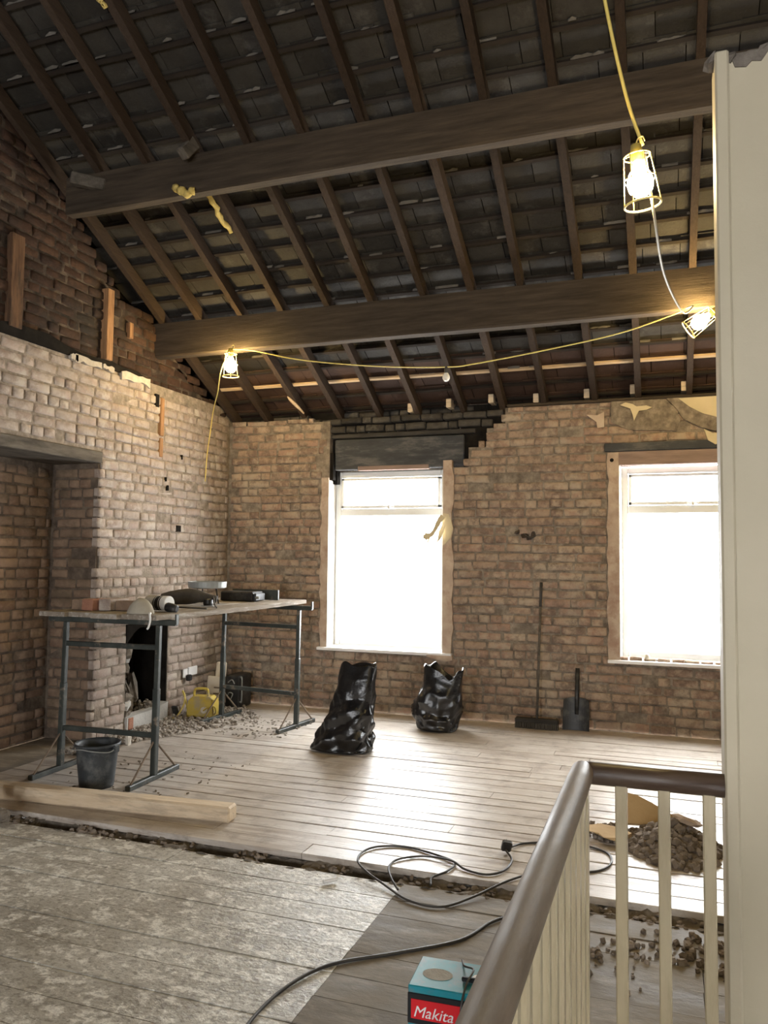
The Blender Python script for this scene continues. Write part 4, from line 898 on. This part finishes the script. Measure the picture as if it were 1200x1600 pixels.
b_ = MB(); b_.tube([(-1.565, 3.56, -.014), (-1.515, 3.61, -.012)], .010, 10); o = b_.build('pipe_offcut', M['white_plastic']); tag(o, 'tiny white pipe offcut lying by the floor gap', 'pipe')

# ------------------------------------------------------------------ tool box bottom right
mk = empty('tool_carton', (-.59, 2.30, -.026)); tag(mk, 'teal and black power tool box with red band by the handrail', 'box'); mk.rotation_euler.z = R(3)
ZT = .318; xa, xb, y0, y1 = -.125, .155, -.058, .115; zb = ZT + .026
def mkp(name, m, f):
    b_ = MB(); f(b_); me = b_.mesh(name); me.materials.append(m); o = bpy.data.objects.new(name, me); col.objects.link(o); o.parent = mk; return o
mkp('body', M['teal'], lambda b: b.bevbox(xa, xb, y0, y1, 0, zb - .105, .003))
mkp('lid', M['teal'], lambda b: b.bevbox(xa, xb, y0, y1, zb - .022, zb, .003))
mkp('black_band', M['card_black'], lambda b: b.bevbox(xa - .001, xb + .001, y0 - .001, y1 + .001, zb - .106, zb - .021, .002))
mkp('red_panel', M['red_print'], lambda b: b.box(xa + .010, xb - .06, y0 - .003, y0, zb - .090, zb - .036))
mkp('top_print', M['concrete'], lambda b: b.lathe([(.036, zb), (.036, zb + .0008)], 24, Matrix.Translation((-.055, .02, 0)) @ Matrix.Diagonal((1.25, .9, 1, 1))))
mkp('top_strip', M['white_print'], lambda b: b.prism([(-.125 + .17, .03), (.155, .03), (.155, .085), (.09, .07), (.05, .045)], 'z', zb, zb + .003))
def text(body, x, y, z, size, m, name, shear=.25, off=.0):
    c = bpy.data.curves.new(name, 'FONT'); c.body = body; c.size = size; c.extrude = .0006; c.shear = shear;  c.materials.append(m); c.resolution_u = 3
    t_ = bpy.data.objects.new('t', c); col.objects.link(t_); bpy.context.view_layer.update(); me = bpy.data.meshes.new_from_object(t_.evaluated_get(bpy.context.evaluated_depsgraph_get())); bpy.data.objects.remove(t_)
    o = bpy.data.objects.new(name, me); col.objects.link(o); o.parent = mk; o.location = (x, y, z); o.rotation_euler = (R(90), 0, 0); return o
text('Makita', xa + .016, y0 - .0042, zb - .083, .044, M['white_print'], 'lettering', .28, .0004)
text('LXT', xa + .026, y0 - .0012, zb - .150, .05, M['white_print'], 'lettering', .2, .0005)
mkp('wire', M['cable'], lambda b: b.tube(spline([(.0, .115, zb + .005), (.015, .07, zb + .012), (.045, .045, zb + .02), (.05, .01, zb + .025), (.04, -.03, zb + .012), (.035, -.078, zb - .02), (.03, -.082, zb - .10)], 6), .003, 6))
mkp('clip', M['card_black'], lambda b: b.bevbox(.02, .10, .0, .012, zb + .001, zb + .014, .003))
pc = MB(); pc.bevbox(-.86, -.72, 2.14, 2.34, -.024, .03, .005); tag(pc.build('blue_case', M['teal']), 'low blue-grey case partly hidden beside the red-banded box', 'case')

# ------------------------------------------------------------------ rubble heaps beyond the balustrade
def heap(name, cx, cy, rx, ry_, hgt, cnt, smin, smax, label, seed, m='rubble', power=1.0):
    rg = random.Random(seed); b_ = MB()
    for i in range(cnt):
        t = rg.uniform(0, 6.283); q = rg.random() ** .6; x = cx + rx * q * math.cos(t); y = cy + ry_ * q * math.sin(t)
        s_ = rg.uniform(smin, smax); zt = hgt * max(0, 1 - q ** 1.3); z = max(s_ * .25, zt * rg.uniform(.55, 1.05))
        b_.rock((x, y, z - (.026 if cy < 3.7 else 0)), s_ * rg.uniform(.8, 1.5), s_, s_ * rg.uniform(.6, .9), rg)
    if hgt > .04:
        V = [(cx + rx * k * math.cos(a * .3927), cy + ry_ * k * math.sin(a * .3927), .002 + hgt * (1 - k ** 1.2) * .8) for k in (1.0, .66, .33, .02) for a in range(16)]
        b_.add(V, [(i * 16 + a, i * 16 + (a + 1) % 16, (i + 1) * 16 + (a + 1) % 16, (i + 1) * 16 + a) for i in range(3) for a in range(16)])
    return tag(b_.build(name, M[m]), label, 'rubble', kind='stuff')
heap('rubble_heap', .03, 4.60, .23, .33, .13, 420, .02, .06, 'brown rubble heap on the boards behind the cream spindles', 70)
heap('rubble_spread', -.30, 4.72, .16, .16, .03, 120, .012, .035, 'thin grey grit beside the rubble heap', 71)
heap('crumb_scatter', .12, 3.46, .34, .17, .012, 110, .010, .042, 'mortar crumbs scattered on the near boards behind the spindles', 72)
heap('crumb_scatter', -.20, 3.30, .16, .25, .008, 40, .010, .035, 'few loose crumbs on the grey boards by the handrail', 73)
# planks and plaster slabs on the heap
b_ = MB(); b_.prism([(-.22, .0), (.16, .0), (.10, .06), (-.02, .13), (-.10, .17), (-.2, .19)], 'y', 0, .03); o = b_.build('broken_panel', M['cardboard']); o.location = (-.06, 4.86, .03); o.rotation_euler = (R(-38), 0, R(8)); tag(o, 'jagged tan board stuck in the back of the rubble heap', 'board')
b_ = MB(); b_.rock((.10, 4.66, .135), .17, .12, .035, random.Random(4), rz=.2); tag(b_.build('plaster_slab', M['plaster']), 'flat pinkish plaster slab on top of the rubble heap', 'plaster')
b_ = MB(); rg = random.Random(6)
pts = [(-.44, 4.66), (-.36, 4.72), (-.25, 4.70), (-.19, 4.62), (-.24, 4.52), (-.33, 4.50), (-.36, 4.56), (-.41, 4.57)]
n = len(pts); b_.add([(x, y, .035 + rg.uniform(-.015, .02)) for x, y in pts] + [(x, y, .043 + rg.uniform(0, .005)) for x, y in pts], [tuple(range(n))[::-1], tuple(range(n, 2 * n))] + [(i, (i + 1) % n, (i + 1) % n + n, i + n) for i in range(n)])
tag(b_.build('torn_cardboard', M['cardboard']), 'crumpled torn tan paper sheet left of the rubble heap', 'paper')

# ------------------------------------------------------------------ debris along the side wall, transformer, socket, cases
rg = random.Random(80); b_ = MB()
for i in range(900):
    y = rg.uniform(5.0, 7.2); wd = .16 + .75 * max(0, (y - 5.3)) / 1.5 if y < 6.7 else .85 - (y - 6.7) * 1.0
    x = XL + .05 + wd * rg.random() ** 1.3; s_ = rg.uniform(.010, .042)
    b_.rock((x, y, s_ * .25 + .03 * max(0, 1 - (x - XL) / .5) * rg.random()), s_ * rg.uniform(.8, 2.2), s_, s_ * .6, rg)
for i in range(140):
    x, y, s_ = rg.uniform(-3.7, -3.1), rg.uniform(6.0, 6.75), rg.uniform(.008, .025); b_.rock((x, y, s_ * .25), s_ * 1.6, s_, s_ * .5, rg)
for i in range(70):
    x, y, s_ = rg.uniform(-4.0, -2.9), rg.uniform(4.2, 5.4), rg.uniform(.006, .02); b_.rock((x, y, s_ * .25), s_ * 1.5, s_, s_ * .5, rg)
tag(b_.build('debris_spread', M['debris']), 'mortar and plaster debris strewn along the foot of the side wall', 'rubble', kind='stuff')
b_ = MB(); b_.rock((-4.13, 5.42, .06), .06, .05, .11, rg); tag(b_.build('plaster_chip', M['white_plaster']), 'white plaster chip in the debris behind the bucket', 'plaster')
b_ = MB(); b_.bevbox(-.03, .03, -.012, .012, 0, .12, .006, Matrix.Translation((-4.40, 6.50, .005)) @ Matrix.Rotation(R(25), 4, 'X')); tag(b_.build('plug_lead', M['black_plastic']), 'black plug lying right of the fireplace', 'plug')
yt = empty('site_transformer', (-4.19, 6.62, 0)); tag(yt, 'yellow site transformer with carry handle on the debris', 'transformer')
Mt = Matrix.Translation((-4.19, 6.62, .015)) @ Matrix.Rotation(R(12), 4, 'Z')
b_ = MB(); b_.add([(-.12, -.10, 0), (.12, -.10, 0), (.12, .10, 0), (-.12, .10, 0), (-.125, -.105, .02), (.125, -.105, .02), (.125, .105, .02), (-.125, .105, .02), (-.115, -.095, .15), (.115, -.095, .15), (.115, .095, .15), (-.115, .095, .15), (-.085, -.065, .185), (.085, -.065, .185), (.085, .065, .185), (-.085, .065, .185)],
    [(3, 2, 1, 0), (12, 13, 14, 15)] + [(i * 4 + k, i * 4 + (k + 1) % 4, (i + 1) * 4 + (k + 1) % 4, (i + 1) * 4 + k) for i in range(3) for k in range(4)], Mt); b_.build('casing', M['yellow_plastic'], yt)
b_ = MB(); b_.tube([Mt @ Vector(p) for p in spline([(-.08, -.03, .17), (-.078, -.03, .235), (-.05, -.03, .255), (.03, -.03, .255), (.055, -.03, .24), (.06, -.03, .17)], 4)], .012, 8); b_.build('handle', M['yellow_plastic'], yt, smooth=True)
b_ = MB()
b_.lathe([(.03, 0), (.032, .025), (.026, .03)], 14, Mt @ Matrix.Translation((.05, -.10, .07)) @ Matrix.Rotation(R(90), 4, 'X')); b_.build('outlet', M['beige_plastic'], yt)
b_ = MB(); b_.tube([Mt @ Vector(p) for p in spline([(.05, -.13, .07), (.13, -.17, .12), (.15, -.10, .10), (.14, -.06, .03), (.10, -.12, .006)], 6)], .008, 6); b_.build('lead', M['yellow_plastic'], yt, smooth=True)
cable('yellow_lead', [(-4.36, 6.44, .02), (-4.33, 6.50, .12), (-4.36, 6.56, .20), (-4.41, 6.60, .23), (-4.38, 6.62, .12), (-4.33, 6.56, .03), (-4.34, 6.48, .012), (-4.38, 6.40, .012)], .008, 'yellow_cable', 'yellow flex coiled between fireplace and transformer')
# double socket
so = empty('double_socket', (XL, 6.80, .40)); tag(so, 'white double wall socket right of the fireplace', 'socket')
b_ = MB(); b_.bevbox(XL - .005, XL + .016, 6.735, 6.885, .355, .44, .005); b_.build('plate', M['white_plastic'], so)
b_ = MB(); b_.bevbox(XL - .005, XL + .012, 6.655, 6.725, .345, .43, .005); b_.build('side_plate', M['white_plastic'], so)
b_ = MB(); b_.bevbox(XL + .012, XL + .062, 6.675, 6.735, .315, .375, .012); b_.build('plug', M['black_plastic'], so)
# beige tool case lid and dark case in the corner
bc = empty('beige_panel', (-4.33, 6.98, 0)); tag(bc, 'beige plastic stand leaning upright in the corner behind the transformer', 'tool')
Ml = Matrix.Translation((-4.30, 6.96, .03)) @ Matrix.Rotation(R(-8), 4, 'X')
b_ = MB(); b_.bevbox(-.075, .085, -.02, .02, 0, .30, .006, Ml); b_.build('body', M['beige_plastic'], bc)
for x0 in (.005, .075):
    b_ = MB(); b_.bevbox(x0, x0 + .045, -.018, .018, .29, .445, .014, Ml); b_.build('prong', M['beige_plastic'], bc)
for i in range(3):
    b_ = MB(); b_.box(.01, .08, -.023, -.019, .06 + i * .06, .075 + i * .06, Ml); b_.build('slot', M['rusty'], bc)
dc = empty('dark_case', (-4.15, 7.12, 0)); tag(dc, 'dark tool case standing in the room corner behind the trestle leg', 'case')
b_ = MB(); b_.bevbox(-4.23, -4.07, 7.08, 7.34, .004, .33, .012); b_.build('body', M['black_plastic'], dc)
b_ = MB(); b_.tube(spline([(-4.20, 7.07, .12), (-4.17, 7.06, .16), (-4.13, 7.06, .15), (-4.15, 7.06, .10)], 4), .006, 6); b_.build('clasp', M['grey_metal'], dc); b_ = MB(); b_.tube(spline([(-4.19, 7.07, .26), (-4.14, 7.06, .29), (-4.11, 7.06, .25)], 4), .006, 6); b_.build('clasp', M['grey_metal'], dc)
b_ = MB(); b_.tube(spline([(-4.07, 7.10, .31), (-4.05, 7.10, .30), (-4.05, 7.10, .08), (-4.07, 7.10, .07)], 4), .007, 6); b_.build('handle', M['grey_metal'], dc)

# ------------------------------------------------------------------ things on the right sill
b_ = MB(); b_.lathe([(.012, 0), (.030, .008), (.036, .022), (.030, .036), (.012, .044)], 18, Matrix.Translation((-.165, YB + .04, .675)) @ Matrix.Rotation(R(78), 4, 'Y') @ Matrix.Translation((0, 0, -.02))); tag(b_.build('filler_lid', M['beige_plastic'], smooth=True), 'small round tan knob on the right window sill', 'knob')
b_ = MB(); b_.tube([(-.10, YB + .05, .648), (.02, YB + .03, .648)], .006, 6); tag(b_.build('screwdriver', M['black_plastic']), 'thin dark rod lying on the right window sill', 'tool')
b_ = MB(); b_.rock((.16, YB + .04, .652), .06, .04, .025, random.Random(3)); tag(b_.build('plaster_chip', M['dust_mask']), 'pale crumb on the right window sill', 'plaster')

# ------------------------------------------------------------------ festoon lamps
def lamp(c, tilt, label, k=1.0, glow=True):
    """c: centre of the cage"""
    t = empty('caged_lamp', c); tag(t, label, 'lamp', 'caged site lamps')
    Mx = Matrix.Translation(c) @ Euler((tilt[0], tilt[1], 0)).to_matrix().to_4x4() @ Matrix.Scale(k, 4)
    b_ = MB(); b_.lathe([(.008, .072), (.020, .062), (.030, .040), (.046, .014), (.052, -.016), (.046, -.046), (.026, -.066), (.005, -.072)], 20, Mx); b_.build('bulb', M['bulb_glow'], t, smooth=True)
    b_ = MB(); b_.lathe([(.012, .145), (.020, .142), (.024, .115), (.024, .075), (.019, .062)], 16, Mx); lh_ = b_.build('lamp_holder', M['yellow_plastic'], t, smooth=True)
    b_ = MB()
    for z, r_ in ((.095, .052), (.0, .062), (-.105, .072)): b_.tube([Mx @ Vector((r_ * math.cos(a * .2618), r_ * math.sin(a * .2618), z)) for a in range(24)], .0028 * k if z > -.1 else .0045 * k, 6, closed=True)
    for a in range(6):
        ca, sa = math.cos(a * 1.0472), math.sin(a * 1.0472); b_.tube([Mx @ Vector(p) for p in ((.022 * ca, .022 * sa, .105), (.052 * ca, .052 * sa, .095), (.062 * ca, .062 * sa, 0), (.072 * ca, .072 * sa, -.105))], .0026 * k, 6)
    b_.build('cage', M['cage_wire'], t, smooth=True)
    b_ = MB(); b_.tube([Mx @ Vector(p) for p in spline([(0, 0, .14), (.012, 0, .165), (.03, 0, .17), (.036, 0, .15)], 5)], .003 * k, 6); b_.build('hook', M['cage_wire'], lh_, smooth=True)
    return t
LA = Vector((-3.615, 6.03, 3.235)); LB = Vector((-.084, 3.28, 3.09)); LC = Vector((.257, 6.03, 3.27))
lamp(LA, (R(2), R(0)), 'lit caged lamp hanging from the lower purlin by the brick corner')
lamp(LB, (R(4), R(-6)), 'lit caged lamp hanging nearest, on a yellow flex from above')
lamp(LC, (R(0), R(55)), 'lit caged lamp beside the cream wall, tipped sideways')
cable('lamp_flex', [LB + Vector((.012, 0, .14)), (-.13, 3.25, 3.42), (-.19, 3.2, 3.70), (-.235, 3.15, 3.98), (-.26, 3.1, 4.3), (-.27, 3.05, 4.9), (-.27, 3.0, 5.25)], .0075, 'yellow_cable', 'yellow flex dropping from the roof to the nearest lamp')
cable('lamp_flex', [LB + Vector((.02, .03, .13)), (-.03, 3.35, 2.96), (.0, 3.9, 2.93), (.06, 4.6, 3.0), (.13, 5.3, 3.12), (.20, 5.85, 3.33), LC + Vector((-.10, -.01, .10))], .006, 'pale_cable', 'pale flex between the nearest lamp and the lamp by the cream wall')
cable('lamp_flex', [LC + Vector((-.13, 0, .08)), (-.3, 6.03, 3.23), (-.85, 6.03, 3.145), (-1.4, 6.03, 3.08), (-1.64, 6.03, 3.07), (-2.2, 6.03, 3.115), (-2.9, 6.03, 3.22), (-3.4, 6.03, 3.345), LA + Vector((.012, 0, .14))], .005, 'yellow_cable', 'long yellow flex sagging between the two lamps on the lower purlin')
cable('lamp_flex', [LA + Vector((-.02, 0, .13)), (-3.72, 6.06, 3.22), (-3.80, 6.15, 3.15), (-4.0, 6.45, 3.10), (-4.25, 6.8, 3.06), (-4.40, 7.0, 2.98), (-4.435, 7.03, 2.85), (-4.437, 6.98, 2.6), (-4.437, 6.95, 2.3)], .005, 'yellow_cable', 'yellow flex trailing from the corner lamp down the side wall')
sb = empty('hanging_bulb', (-1.64, 6.03, 3.07)); tag(sb, 'small unlit white bulb hanging on the sagging flex', 'bulb')
b_ = MB(); b_.lathe([(.004, -.118), (.020, -.112), (.030, -.092), (.030, -.076), (.018, -.052), (.012, -.046)], 16, Matrix.Translation((-1.64, 6.03, 3.07))); b_.build('globe', M['white_bulb'], sb, smooth=True)
b_ = MB(); b_.lathe([(.013, -.05), (.016, -.045), (.015, -.008), (.008, .004)], 12, Matrix.Translation((-1.64, 6.03, 3.07))); b_.build('bulb_holder', M['cable'], sb, smooth=True)
